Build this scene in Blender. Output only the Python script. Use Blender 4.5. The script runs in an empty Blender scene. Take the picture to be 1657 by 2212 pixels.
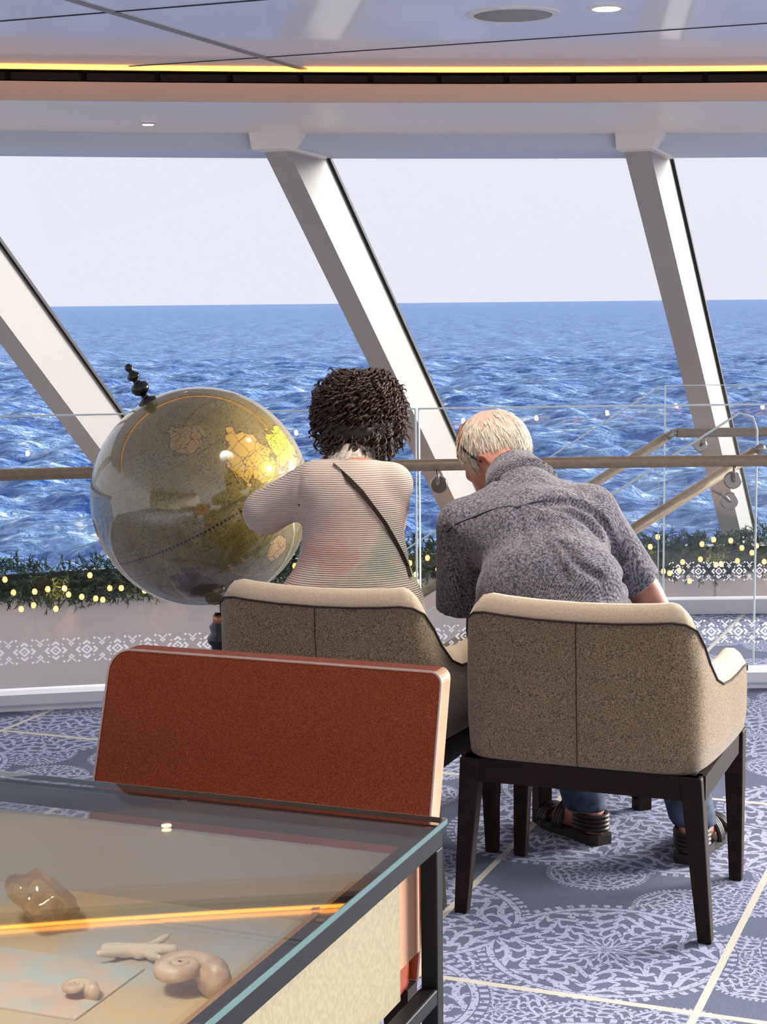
import bpy, math, random
import numpy as np
from mathutils import Vector, Matrix
random.seed(7); rng = np.random.default_rng(7)
SC = bpy.context.scene
COL = SC.collection

# ------------------------------------------------------------------ camera, world, lights, exposure
# ship frame: X to starboard, Y towards the bow, Z up, main carpet at z = 0
FPX, CXP, CYP, HC = 3700.0, 828.5, 1106.0, 1.5
PSI = math.radians(21.5)
ROLL = math.atan(-0.01)
PITCH = math.atan(453.0 * math.cos(ROLL) / FPX)
cam_d = bpy.data.cameras.new('camera'); cam = bpy.data.objects.new('camera', cam_d); COL.objects.link(cam)
cam_d.sensor_fit = 'HORIZONTAL'; cam_d.sensor_width = 36.0; cam_d.lens = FPX / 1657.0 * 36.0
cam_d.clip_start = 0.05; cam_d.clip_end = 60000
cam.matrix_world = (Matrix.Translation((0, 0, HC)) @ Matrix.Rotation(PSI, 4, 'Z')
                    @ Matrix.Rotation(math.pi / 2 - PITCH, 4, 'X') @ Matrix.Rotation(ROLL, 4, 'Z'))
SC.camera = cam
SC.view_settings.view_transform = 'Standard'; SC.view_settings.look = 'None'
SC.view_settings.gamma = 1.0; SC.view_settings.use_curve_mapping = False
SC.view_settings.exposure = 0.35
SC.cycles.transparent_max_bounces = 20
SC.cycles.adaptive_threshold = 0.04
SC.cycles.max_bounces = 5; SC.cycles.diffuse_bounces = 3; SC.cycles.glossy_bounces = 3
SC.cycles.sample_clamp_indirect = 6.0

world = bpy.data.worlds.new('world'); SC.world = world; world.use_nodes = True
nt = world.node_tree; nt.nodes.clear()
wo = nt.nodes.new('ShaderNodeOutputWorld'); bg = nt.nodes.new('ShaderNodeBackground')
tc = nt.nodes.new('ShaderNodeTexCoord'); sx = nt.nodes.new('ShaderNodeSeparateXYZ'); wr = nt.nodes.new('ShaderNodeValToRGB')
nt.links.new(tc.outputs['Generated'], sx.inputs[0]); nt.links.new(sx.outputs['Z'], wr.inputs[0])
wr.color_ramp.elements[0].position = 0.0; wr.color_ramp.elements[0].color = (0.80, 0.80, 0.90, 1)
wr.color_ramp.elements[1].position = 0.6; wr.color_ramp.elements[1].color = (0.74, 0.79, 0.93, 1)
nt.links.new(wr.outputs[0], bg.inputs[0]); bg.inputs[1].default_value = 0.85
nt.links.new(bg.outputs[0], wo.inputs[0])

def add_light(name, kind, loc, target, energy, color, **kw):
    d = bpy.data.lights.new(name, kind); d.energy = energy; d.color = color
    for k, v in kw.items(): setattr(d, k, v)
    o = bpy.data.objects.new(name, d); COL.objects.link(o); o.location = loc
    if target is not None:
        o.rotation_euler = (Vector(target) - Vector(loc)).to_track_quat('-Z', 'Y').to_euler()
    return o
# hazy sun ahead of the ship, high
add_light('sun', 'SUN', (0, 0, 30), (-21.0, -24.0, 21.0), 8.5, (1.0, 0.96, 0.90), angle=math.radians(28))
# fill spots added out of view, without fixtures, to brighten the lounge
WARM = (1.0, 0.90, 0.78)
for lu, lv in [(a, b) for a in (-4.6, -2.95, -1.285, 0.4) for b in (-1.15, 0.93)] + [(-1.285, 4.1), (0.4, 4.1)]:
    add_light('unseen_fill_spot', 'SPOT', (lu, lv, 2.12), (lu, lv + 0.05, 0), 60 if lv > 3 else (190 if lv > 0 else 50), WARM,
              spot_size=math.radians(100), spot_blend=0.8, shadow_soft_size=0.22)

# ------------------------------------------------------------------ frame helpers
cP, sP = math.cos(PSI), math.sin(PSI)
def c2s(p):                       # camera-yawed frame (x right, y ahead, z up) -> ship frame
    p = np.asarray(p, float)
    q = np.array(p, float); q[..., 0] = p[..., 0] * cP - p[..., 1] * sP; q[..., 1] = p[..., 0] * sP + p[..., 1] * cP
    return q
def ray(px, py):
    c, s = math.cos(ROLL), math.sin(ROLL)
    dx, dy = px - CXP, py - CYP
    a, b = (dx * c + dy * s) / FPX, (-dx * s + dy * c) / FPX
    return np.array([a, math.cos(PITCH) - b * math.sin(PITCH), -math.sin(PITCH) - b * math.cos(PITCH)])
def P(px, py, Y):                 # a point Y metres ahead
    v = ray(px, py); return np.array([0, 0, HC]) + v * (Y / v[1])
def W(px, py, Y): return c2s(P(px, py, Y))
def WZ(px, py, z):
    v = ray(px, py); return c2s(np.array([0, 0, HC]) + v * ((z - HC) / v[2]))
def arc(u, off=0.0): return off - 6.89 + math.sqrt(14.6 ** 2 - (u - 4.25) ** 2)

# ------------------------------------------------------------------ mesh helpers
ROOT = {}
def setp(o, label=None, cat=None, group=None, kind=None):
    if label: o['label'] = label
    if cat: o['category'] = cat
    if group: o['group'] = group
    if kind: o['kind'] = kind
    return o
def thing(name, loc, label=None, cat=None, group=None, kind=None):
    o = bpy.data.objects.new(name, None); COL.objects.link(o); o.location = loc; o.empty_display_size = 0.1
    ROOT[o] = np.array(loc, float); return setp(o, label, cat, group, kind)
def mk(name, verts, faces, mat, parent=None, loc=None, smooth=False, **tags):
    v = np.asarray(verts, float).reshape(-1, 3)
    if parent is not None: base = ROOT[parent]
    elif loc is not None: base = np.array(loc, float)
    else: base = np.array([v[:, 0].mean(), v[:, 1].mean(), v[:, 2].min()])
    me = bpy.data.meshes.new(name); me.from_pydata((v - base).tolist(), [], [list(map(int, f)) for f in faces]); me.update()
    if smooth: me.polygons.foreach_set('use_smooth', [True] * len(me.polygons))
    if mat is not None:
        for m in (mat if isinstance(mat, (list, tuple)) else [mat]): me.materials.append(m)
    o = bpy.data.objects.new(name, me); COL.objects.link(o); ROOT[o] = base
    if parent is not None: o.parent = parent
    else: o.location = base
    return setp(o, **tags)
class MB:
    def __init__(s): s.v = []; s.f = []
    def add(s, v, f):
        b = len(s.v); s.v += [tuple(map(float, x)) for x in v]; s.f += [[i + b for i in q] for q in f]; return s
    def hexa(s, p):   # 8 points: bottom ring 0-3, top ring 4-7
        return s.add(p, [(3, 2, 1, 0), (4, 5, 6, 7), (0, 1, 5, 4), (1, 2, 6, 5), (2, 3, 7, 6), (3, 0, 4, 7)])
    def box(s, x0, x1, y0, y1, z0, z1):
        return s.hexa([(x0, y0, z0), (x1, y0, z0), (x1, y1, z0), (x0, y1, z0), (x0, y0, z1), (x1, y0, z1), (x1, y1, z1), (x0, y1, z1)])
    def tube(s, pts, r, n=8, caps=True):
        pts = [Vector(p) for p in pts]; m = len(pts)
        rr = r if isinstance(r, (list, tuple, np.ndarray)) else [r] * m
        ring = []; up = Vector((0, 0, 1)); prev = None
        for i in range(m):
            t = (pts[min(i + 1, m - 1)] - pts[max(i - 1, 0)]).normalized()
            if prev is None:
                a = t.cross(up)
                if a.length < 1e-3: a = t.cross(Vector((1, 0, 0)))
            else: a = prev - t * prev.dot(t)
            a.normalize(); b = t.cross(a); prev = a
            ring.append([pts[i] + (a * math.cos(k * 2 * math.pi / n) + b * math.sin(k * 2 * math.pi / n)) * rr[i] for k in range(n)])
        v = [p for rg in ring for p in rg]
        f = [(i * n + k, i * n + (k + 1) % n, (i + 1) * n + (k + 1) % n, (i + 1) * n + k) for i in range(m - 1) for k in range(n)]
        if caps: f += [tuple(range(n - 1, -1, -1)), tuple((m - 1) * n + k for k in range(n))]
        return s.add(v, f)
    def lathe(s, prof, c, n=24, axis=(0, 0, 1)):
        ax = Vector(axis).normalized(); q = Vector((0, 0, 1)).rotation_difference(ax); c = Vector(c)
        v = []; m = len(prof)
        for r, z in prof:
            for k in range(n):
                a = 2 * math.pi * k / n; v.append(c + q @ Vector((r * math.cos(a), r * math.sin(a), z)))
        f = [(i * n + k, i * n + (k + 1) % n, (i + 1) * n + (k + 1) % n, (i + 1) * n + k) for i in range(m - 1) for k in range(n)]
        f += [tuple(range(n - 1, -1, -1)), tuple((m - 1) * n + k for k in range(n))]
        return s.add(v, f)
    def build(s, name, mat, parent=None, loc=None, smooth=False, bevel=0, **tags):
        o = mk(name, s.v, s.f, mat, parent, loc, smooth, **tags)
        if bevel:
            b = o.modifiers.new('bevel', 'BEVEL'); b.width = bevel; b.segments = 2; b.limit_method = 'ANGLE'
        return o
def rbox(x0, x1, y0, y1, z0, z1): return MB().box(x0, x1, y0, y1, z0, z1)

# ------------------------------------------------------------------ signed-distance bodies
def vlen(a): return np.sqrt((a * a).sum(-1))
def ell(c, r, R=None):
    c = np.array(c); r = np.array(r if np.ndim(r) else [r] * 3, float); R = None if R is None else np.array(R)
    def f(p):
        q = p - c
        if R is not None: q = q @ R          # rows of R^T: local axes are the columns of R
        k0 = vlen(q / r); k1 = vlen(q / (r * r)); return k0 * (k0 - 1) / np.maximum(k1, 1e-9)
    return f
def cone(a, b, ra, rb):
    a = np.array(a); b = np.array(b); d = b - a; L2 = float(d @ d)
    def f(p):
        t = np.clip(((p - a) @ d) / L2, 0, 1); return vlen(p - a - t[..., None] * d) - (ra + (rb - ra) * t)
    return f
def chain(pts, rs):
    fs = [cone(pts[i], pts[i + 1], rs[i], rs[i + 1]) for i in range(len(pts) - 1)]
    return lambda p: np.minimum.reduce([f(p) for f in fs])
def smin(a, b, k):
    h = np.clip(0.5 + 0.5 * (b - a) / k, 0, 1); return b + (a - b) * h - k * h * (1 - h)
def union(fs, k):
    def f(p):
        d = fs[0](p)
        for g in fs[1:]: d = smin(d, g(p), k)
        return d
    return f
def carve(f, g, k): return lambda p: -smin(-f(p), g(p), k)
def cut(f, pt, n):            # remove the side the normal points to
    pt = np.array(pt); n = np.array(n) / np.linalg.norm(n)
    return lambda p: np.maximum(f(p), (p - pt) @ n)
def nets(F, o, h):
    S = F < 0; nx, ny, nz = F.shape
    c = np.zeros((nx - 1, ny - 1, nz - 1), np.int8)
    for i in (0, 1):
        for j in (0, 1):
            for k in (0, 1): c += S[i:nx - 1 + i, j:ny - 1 + j, k:nz - 1 + k]
    act = (c > 0) & (c < 8); idx = np.full(act.shape, -1, np.int64); ai = np.argwhere(act); idx[act] = np.arange(len(ai))
    acc = np.zeros((len(ai), 3)); cnt = np.zeros(len(ai))
    cor = [np.array(q) for q in np.ndindex(2, 2, 2)]
    for a in range(8):
        for ax in range(3):
            if cor[a][ax] == 0:
                A = ai + cor[a]; Bq = A.copy(); Bq[:, ax] += 1
                fa = F[A[:, 0], A[:, 1], A[:, 2]]; fb = F[Bq[:, 0], Bq[:, 1], Bq[:, 2]]
                m = (fa < 0) != (fb < 0); t = np.where(m, fa / np.where(m, fa - fb, 1), 0)
                p = A.astype(float); p[:, ax] += t; acc += p * m[:, None]; cnt += m
    V = acc / cnt[:, None] * h + o; faces = []
    for ax in range(3):
        b, d = (ax + 1) % 3, (ax + 2) % 3
        s0 = np.take(S, range(S.shape[ax] - 1), ax); s1 = np.take(S, range(1, S.shape[ax]), ax)
        E = np.argwhere(s0 != s1); E = E[(E[:, b] > 0) & (E[:, d] > 0) & (E[:, b] < F.shape[b] - 1) & (E[:, d] < F.shape[d] - 1)]
        q = []
        for (db, dd) in ((-1, -1), (0, -1), (0, 0), (-1, 0)):
            T = E.copy(); T[:, b] += db; T[:, d] += dd; q.append(idx[T[:, 0], T[:, 1], T[:, 2]])
        q = np.stack(q, 1); ins = s0[E[:, 0], E[:, 1], E[:, 2]]; q[~ins] = q[~ins][:, ::-1]; faces.append(q)
    return V, np.concatenate(faces)
def sdf_obj(name, f, lo, hi, h, mat, parent, noise=None, **tags):
    lo = np.array(lo, float); hi = np.array(hi, float); n = np.ceil((hi - lo) / h).astype(int) + 1
    ax = [lo[i] + np.arange(n[i]) * h for i in range(3)]
    F = np.empty(n)
    for i in range(0, n[0], 24):
        g = np.stack(np.meshgrid(ax[0][i:i + 24], ax[1], ax[2], indexing='ij'), -1); F[i:i + 24] = f(g)
    F = F + 1e-7
    V, Q = nets(F, lo, h)
    return mk(name, c2s(V), Q, mat, parent, smooth=True, **tags)
def trace(f, px, py, t0=3.5, t1=6.0):
    v = ray(px, py); o = np.array([0, 0, HC]); v = v / np.linalg.norm(v); t = t0
    for _ in range(80):
        d = float(f((o + v * t)[None])[0]); t += max(d * 0.7, 0.0004)
        if d < 0.0008 or t > t1: break
    return o + v * t

# ------------------------------------------------------------------ materials
def M(name, color, rough=0.6, spec=0.4, metal=0.0, coat=0.0, noise=None, bump=None, emit=None, sheen=0.0, trans=0.0, alpha=None):
    m = bpy.data.materials.new(name); m.use_nodes = True; t = m.node_tree; b = t.nodes['Principled BSDF']
    b.inputs['Base Color'].default_value = (*color, 1); b.inputs['Roughness'].default_value = rough
    b.inputs['Specular IOR Level'].default_value = spec; b.inputs['Metallic'].default_value = metal
    b.inputs['Coat Weight'].default_value = coat; b.inputs['Coat Roughness'].default_value = 0.06
    b.inputs['Sheen Weight'].default_value = sheen; b.inputs['Transmission Weight'].default_value = trans
    if emit: b.inputs['Emission Color'].default_value = (*emit[:3], 1); b.inputs['Emission Strength'].default_value = emit[3]
    if noise:       # (scale, dark color, detail, lo, hi)
        co = t.nodes.new('ShaderNodeTexCoord'); nz = t.nodes.new('ShaderNodeTexNoise'); r = t.nodes.new('ShaderNodeValToRGB')
        nz.inputs['Scale'].default_value = noise[0]; nz.inputs['Detail'].default_value = noise[2]
        t.links.new(co.outputs['Object'], nz.inputs['Vector']); t.links.new(nz.outputs['Fac'], r.inputs[0])
        r.color_ramp.elements[0].position = noise[3]; r.color_ramp.elements[0].color = (*noise[1], 1)
        r.color_ramp.elements[1].position = noise[4]; r.color_ramp.elements[1].color = (*color, 1)
        t.links.new(r.outputs[0], b.inputs['Base Color'])
    if bump:        # (scale, strength, distance)
        co = t.nodes.new('ShaderNodeTexCoord'); nz = t.nodes.new('ShaderNodeTexNoise'); bp = t.nodes.new('ShaderNodeBump')
        nz.inputs['Scale'].default_value = bump[0]; nz.inputs['Detail'].default_value = 3
        t.links.new(co.outputs['Object'], nz.inputs['Vector']); t.links.new(nz.outputs['Fac'], bp.inputs['Height'])
        bp.inputs['Strength'].default_value = bump[1]; bp.inputs['Distance'].default_value = bump[2]
        t.links.new(bp.outputs[0], b.inputs['Normal'])
    return m
class G:            # node graph shorthand
    def __init__(s, name):
        s.m = bpy.data.materials.new(name); s.m.use_nodes = True; s.t = s.m.node_tree; s.b = s.t.nodes['Principled BSDF']
        s.co = s.t.nodes.new('ShaderNodeTexCoord').outputs['Object']
    def n(s, kind, **kw):
        o = s.t.nodes.new(kind)
        for k, v in kw.items(): setattr(o, k, v)
        return o
    def l(s, a, b): s.t.links.new(a, b)
    def math(s, op, a, b=None, c=None):
        o = s.n('ShaderNodeMath', operation=op)
        for i, q in enumerate((a, b, c)):
            if q is None: continue
            if isinstance(q, (int, float)): o.inputs[i].default_value = q
            else: s.l(q, o.inputs[i])
        return o.outputs[0]
    def noise(s, scale, vec=None, detail=3, rough=0.5, dist=0.0):
        o = s.n('ShaderNodeTexNoise'); s.l(vec if vec is not None else s.co, o.inputs['Vector'])
        o.inputs['Scale'].default_value = scale; o.inputs['Detail'].default_value = detail
        o.inputs['Roughness'].default_value = rough; o.inputs['Distortion'].default_value = dist
        return o.outputs['Fac']
    def mapv(s, scale=(1, 1, 1), rot=(0, 0, 0), loc=(0, 0, 0)):
        o = s.n('ShaderNodeMapping'); s.l(s.co, o.inputs[0]); o.inputs['Scale'].default_value = scale
        o.inputs['Rotation'].default_value = rot; o.inputs['Location'].default_value = loc; return o.outputs[0]
    def ramp(s, fac, stops, interp='LINEAR'):
        o = s.n('ShaderNodeValToRGB'); s.l(fac, o.inputs[0]); e = o.color_ramp.elements; o.color_ramp.interpolation = interp
        while len(e) < len(stops): e.new(0.5)
        for i, (p, c) in enumerate(stops): e[i].position = p; e[i].color = (*c, 1) if len(c) == 3 else c
        return o.outputs[0]
    def mix(s, fac, a, b, mode='MIX'):
        o = s.n('ShaderNodeMix', data_type='RGBA', blend_type=mode)
        for q, sock in ((fac, o.inputs[0]), (a, o.inputs[6]), (b, o.inputs[7])):
            if isinstance(q, (int, float)): sock.default_value = q
            elif isinstance(q, tuple): sock.default_value = (*q, 1)
            else: s.l(q, sock)
        return o.outputs[2]
    def bump(s, h, strength, dist):
        o = s.n('ShaderNodeBump'); s.l(h, o.inputs['Height']); o.inputs['Strength'].default_value = strength; o.inputs['Distance'].default_value = dist
        s.l(o.outputs[0], s.b.inputs['Normal'])
    def set(s, **kw):
        for k, v in kw.items(): s.b.inputs[k.replace('_', ' ')].default_value = v
        return s
def glass_mat(name, tint=(0.97, 0.985, 0.98), f0=0.04, rough=0.0):
    m = bpy.data.materials.new(name); m.use_nodes = True; t = m.node_tree; t.nodes.clear()
    o = t.nodes.new('ShaderNodeOutputMaterial'); mx = t.nodes.new('ShaderNodeMixShader'); tr = t.nodes.new('ShaderNodeBsdfTransparent')
    gl = t.nodes.new('ShaderNodeBsdfGlossy'); tr.inputs[0].default_value = (*tint, 1); gl.inputs['Roughness'].default_value = rough
    ge = t.nodes.new('ShaderNodeNewGeometry'); dt = t.nodes.new('ShaderNodeVectorMath'); dt.operation = 'DOT_PRODUCT'
    t.links.new(ge.outputs['Normal'], dt.inputs[0]); t.links.new(ge.outputs['Incoming'], dt.inputs[1])
    def mth(op, a, b=None):
        q = t.nodes.new('ShaderNodeMath'); q.operation = op
        for i, x in enumerate((a, b)):
            if x is None: continue
            if isinstance(x, (int, float)): q.inputs[i].default_value = x
            else: t.links.new(x, q.inputs[i])
        return q.outputs[0]
    c = mth('ABSOLUTE', dt.outputs['Value']); f = mth('ADD', mth('MULTIPLY', mth('POWER', mth('SUBTRACT', 1.0, c), 5.0), 1 - f0), f0)   # Schlick reflectance
    t.links.new(f, mx.inputs[0]); t.links.new(tr.outputs[0], mx.inputs[1]); t.links.new(gl.outputs[0], mx.inputs[2])
    t.links.new(mx.outputs[0], o.inputs[0]); return m

MT = {}
MT['white'] = M('white_paint', (0.78, 0.77, 0.77), 0.5, noise=(3, (0.72, 0.71, 0.71), 2, 0.3, 0.7))
MT['ceil'] = M('ceiling_panel', (0.88, 0.88, 0.90), 0.32, 0.7, coat=0.4, noise=(2, (0.82, 0.82, 0.84), 2, 0.3, 0.7))
MT['profile'] = M('ceiling_profile', (0.26, 0.25, 0.24), 0.45, metal=0.3)
MT['black'] = M('black_recess', (0.006, 0.006, 0.007), 0.6, 0.2)
MT['fascia'] = M('beige_fascia', (0.55, 0.46, 0.38), 0.6)
MT['soffit'] = M('soffit_paint', (0.80, 0.73, 0.67), 0.4, 0.6)
MT['head'] = M('window_head_paint', (0.55, 0.60, 0.70), 0.5)
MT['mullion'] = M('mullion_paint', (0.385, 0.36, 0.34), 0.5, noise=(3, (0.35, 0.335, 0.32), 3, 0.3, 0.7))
MT['gasket'] = M('black_gasket', (0.01, 0.01, 0.012), 0.6)
MT['clamp'] = M('polished_steel', (0.34, 0.31, 0.27), 0.22, metal=1.0)
MT['pane'] = glass_mat('window_glass', (0.985, 0.99, 0.99), 0.02)
MT['glass'] = glass_mat('balustrade_glass', (0.985, 0.99, 0.99), 0.02)
MT['edge'] = M('glass_edge', (0.75, 0.85, 0.85), 0.2, emit=None, trans=0.0)
def frost_mat():
    m = bpy.data.materials.new('frosted_print'); m.use_nodes = True; t = m.node_tree; b = t.nodes['Principled BSDF']; o = t.nodes['Material Output']
    b.inputs['Base Color'].default_value = (0.95, 0.95, 0.97, 1); b.inputs['Roughness'].default_value = 0.7
    tl = t.nodes.new('ShaderNodeBsdfTranslucent'); tl.inputs[0].default_value = (0.97, 0.97, 1.0, 1); mx = t.nodes.new('ShaderNodeMixShader'); mx.inputs[0].default_value = 0.6
    t.links.new(b.outputs[0], mx.inputs[1]); t.links.new(tl.outputs[0], mx.inputs[2]); t.links.new(mx.outputs[0], o.inputs[0]); return m
MT['frost'] = frost_mat()
MT['rail'] = M('bronze_rail', (0.36, 0.28, 0.19), 0.42, metal=0.25, noise=(40, (0.29, 0.22, 0.15), 2, 0.3, 0.7))
MT['darkwood'] = M('dark_stained_wood', (0.020, 0.008, 0.006), 0.6, 0.2, noise=(25, (0.008, 0.004, 0.003), 3, 0.3, 0.7))
MT['blackmetal'] = M('black_powder_coat', (0.008, 0.008, 0.009), 0.5, 0.2)
MT['amberlight'] = M('led_strip', (1, 0.6, 0.2), emit=(1.0, 0.34, 0.03, 7.0))
MT['lampglow'] = M('lamp_glow', (1, 0.9, 0.7), emit=(1.0, 0.80, 0.48, 9))
MT['bulb'] = M('fairy_bulb', (1, 0.8, 0.5), emit=(1.0, 0.36, 0.06, 2.3))
for k_ in ('bulb', 'lampglow'): MT[k_].cycles.emission_sampling = 'NONE'
MT['spk'] = M('speaker_grille', (0.36, 0.355, 0.34), 0.7, noise=(260, (0.25, 0.25, 0.24), 0, 0.4, 0.6))

# carpet ------------------------------------------------------------
def carpet():
    g = G('carpet'); 
    sep = g.n('ShaderNodeSeparateXYZ'); g.l(g.co, sep.inputs[0]); X, Y = sep.outputs[0], sep.outputs[1]
    flat = g.n('ShaderNodeCombineXYZ'); g.l(X, flat.inputs[0]); g.l(Y, flat.inputs[1]); fv = flat.outputs[0]
    def medal(scale, rnd, petals, seed):
        mp = g.n('ShaderNodeMapping'); g.l(fv, mp.inputs[0]); mp.inputs['Location'].default_value = seed
        v = g.n('ShaderNodeTexVoronoi', voronoi_dimensions='2D'); g.l(mp.outputs[0], v.inputs['Vector']); v.inputs['Scale'].default_value = scale; v.inputs['Randomness'].default_value = rnd
        sub = g.n('ShaderNodeVectorMath', operation='SUBTRACT'); g.l(mp.outputs[0], sub.inputs[0]); g.l(v.outputs['Position'], sub.inputs[1])
        s2 = g.n('ShaderNodeSeparateXYZ'); g.l(sub.outputs[0], s2.inputs[0])
        r = g.math('MULTIPLY', g.n('ShaderNodeVectorMath', operation='LENGTH').outputs['Value'], 1.0)
        ln = g.n('ShaderNodeVectorMath', operation='LENGTH'); g.l(sub.outputs[0], ln.inputs[0]); r = g.math('MULTIPLY', ln.outputs['Value'], scale)
        th = g.math('ARCTAN2', s2.outputs[1], s2.outputs[0])
        # scalloped rings and petals
        pet = g.math('ABSOLUTE', g.math('SINE', g.math('MULTIPLY', th, petals / 2)))
        rr = g.math('ADD', g.math('MULTIPLY', r, 78.0), g.math('MULTIPLY', pet, 5.5))
        rings = g.math('SINE', rr)
        spokes = g.math('SINE', g.math('ADD', g.math('MULTIPLY', th, petals * 3), g.math('MULTIPLY', rings, 1.1)))
        pat = g.math('MAXIMUM', g.math('GREATER_THAN', rings, 0.45), g.math('GREATER_THAN', spokes, 0.62))
        inside = g.math('LESS_THAN', r, 0.47)
        border = g.math('MULTIPLY', g.math('GREATER_THAN', r, 0.405), g.math('LESS_THAN', r, 0.43))
        inner = g.math('LESS_THAN', r, 0.40)
        rope = g.math('MULTIPLY', g.math('GREATER_THAN', r, 0.435), g.math('MULTIPLY', g.math('LESS_THAN', r, 0.465), g.math('GREATER_THAN', g.math('SINE', g.math('MULTIPLY', th, 60)), 0)))
        p = g.math('MAXIMUM', g.math('MULTIPLY', pat, inner), g.math('MAXIMUM', border, rope))
        return p, inside
    a, ai = medal(1.55, 0.55, 8, (0.3, 0.2, 0))
    b, bi = medal(3.4, 0.8, 6, (5.1, 2.7, 0))
    tot = g.math('MAXIMUM', g.math('MULTIPLY', a, ai), g.math('MULTIPLY', g.math('MULTIPLY', b, bi), g.math('SUBTRACT', 1.0, ai)))
    wear = g.noise(90, fv, 2); big = g.noise(1.2, fv, 3)
    tot2 = g.math('MULTIPLY', tot, g.math('GREATER_THAN', wear, 0.40))
    base = g.mix(big, (0.135, 0.155, 0.225), (0.19, 0.21, 0.29))
    base = g.mix(g.math('MULTIPLY', g.noise(220, fv, 1), 0.5), base, (0.05, 0.06, 0.10))
    col = g.mix(tot2, base, (0.41, 0.43, 0.58))
    # cream grid lines of the deck layout
    def line(c, at, period, w):
        d = g.math('ABSOLUTE', g.math('SUBTRACT', g.math('MODULO', g.math('ADD', g.math('SUBTRACT', c, at), period * 20.5), period), period * 0.5))
        return g.math('LESS_THAN', d, w)
    ln = g.math('MAXIMUM', line(X, -0.665, 0.698, 0.009), line(Y, 3.466, 1.58, 0.010))
    col = g.mix(ln, col, (0.62, 0.58, 0.50))
    g.l(col, g.b.inputs['Base Color']); g.set(Roughness=0.95, Specular_IOR_Level=0.1)
    g.bump(g.noise(400, fv, 1), 0.4, 0.004)
    return g.m
MT['carpet'] = carpet()

# ------------------------------------------------------------------ sea
def sea():
    ang = np.concatenate([np.linspace(-80, -17, 60)[:-1], np.linspace(-17, 17, 620), np.linspace(17, 80, 60)[1:]])
    rad = np.concatenate([np.geomspace(40, 100, 30)[:-1], np.geomspace(100, 700, 420)[:-1], np.geomspace(700, 40000, 90)])
    A, R = np.meshgrid(np.radians(ang), rad, indexing='ij')
    x = R * np.sin(A); y = R * np.cos(A); z = np.zeros_like(x)
    r2 = np.random.default_rng(3)
    dstep = R * 0.009
    for lam in np.geomspace(2.2, 70, 46):
        th = math.radians(250) + r2.normal(0, 0.75); k = 2 * math.pi / lam
        amp = 0.017 * lam * min(1, (10 / lam) ** 0.8) * r2.uniform(0.6, 1.3)
        ph = k * (x * math.cos(th) + y * math.sin(th)) + r2.uniform(0, 6.28) + 0.8 * np.sin(x / 37 + lam) + 0.8 * np.sin(y / 29 + 2 * lam)
        fade = np.clip(lam / (2.0 * dstep) - 0.5, 0, 1)
        s = np.sin(ph); z += amp * fade * (s + 0.25 * np.cos(2 * ph))
    z = z - 21.0
    V = c2s(np.stack([x, y, z], -1).reshape(-1, 3)); na, nr = A.shape
    i, j = np.meshgrid(np.arange(na - 1), np.arange(nr - 1), indexing='ij'); q = (i * nr + j).ravel()
    F = np.stack([q, q + nr, q + nr + 1, q + 1], 1)
    g = G('sea_water')
    mp = g.mapv((1, 1, 1), (0, 0, -PSI))
    st = g.n('ShaderNodeMapping'); g.l(mp, st.inputs[0]); st.inputs['Scale'].default_value = (0.55, 1.0, 1.0)
    n1 = g.noise(0.15, st.outputs[0], 4, 0.7); n2 = g.noise(0.75, st.outputs[0], 3, 0.7, 0.4); big = g.noise(0.006, mp, 3)
    fac = g.math('ADD', g.math('MULTIPLY', n1, 0.5), g.math('MULTIPLY', n2, 0.5))
    deep = g.mix(big, (0.008, 0.055, 0.25), (0.02, 0.095, 0.33))
    c = g.mix(g.ramp(fac, [(0.43, (0, 0, 0)), (0.62, (1, 1, 1))]), deep, (0.27, 0.43, 0.66))
    foam = g.ramp(fac, [(0.585, (0, 0, 0)), (0.65, (1, 1, 1))])
    c = g.mix(foam, c, (0.80, 0.84, 0.90))
    g.l(c, g.b.inputs['Base Color']); g.set(Roughness=0.4, Specular_IOR_Level=0.08)
    g.bump(fac, 1.0, 2.0)
    mk('sea', V, F, g.m, loc=(0, 0, -21), smooth=True, label='choppy blue sea with small whitecaps reaching to the horizon', cat='sea', kind='stuff')
sea()

# ------------------------------------------------------------------ structure
US = np.linspace(-6.6, 1.8, 57)
def strip(off0, z0, off1, z1, us=US):
    v = []; f = []
    for u in us: v += [(u, arc(u, off0), z0), (u, arc(u, off1), z1)]
    for i in range(len(us) - 1): f.append((2 * i, 2 * i + 2, 2 * i + 3, 2 * i + 1))
    return v, f
def solid_strip(prof, us=US):     # closed profile of (off, z) swept along the arc
    v = []; f = []; n = len(prof)
    for u in us: v += [(u, arc(u, o), z) for o, z in prof]
    for i in range(len(us) - 1):
        for k in range(n): f.append((i * n + k, (i + 1) * n + k, (i + 1) * n + (k + 1) % n, i * n + (k + 1) % n))
    f += [tuple(range(n)), tuple((len(us) - 1) * n + k for k in range(n - 1, -1, -1))]
    return v, f
# floor: main deck up to the balustrade, its curved edge, and thickness
v = []; f = []
for u in US: v += [(u, -4.0, 0), (u, arc(u, 0.0), 0), (u, arc(u, 0.0), -0.25), (u, -4.0, -0.25)]
for i in range(len(US) - 1):
    for k in range(4): f.append((4 * i + k, 4 * i + (k + 1) % 4, 4 * i + 4 + (k + 1) % 4, 4 * i + 4 + k)[::-1])
fl = mk('floor', v, f, MT['carpet'], loc=(0, 0, 0), kind='structure', label='blue grey carpet with pale medallions and cream grid lines')
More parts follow.
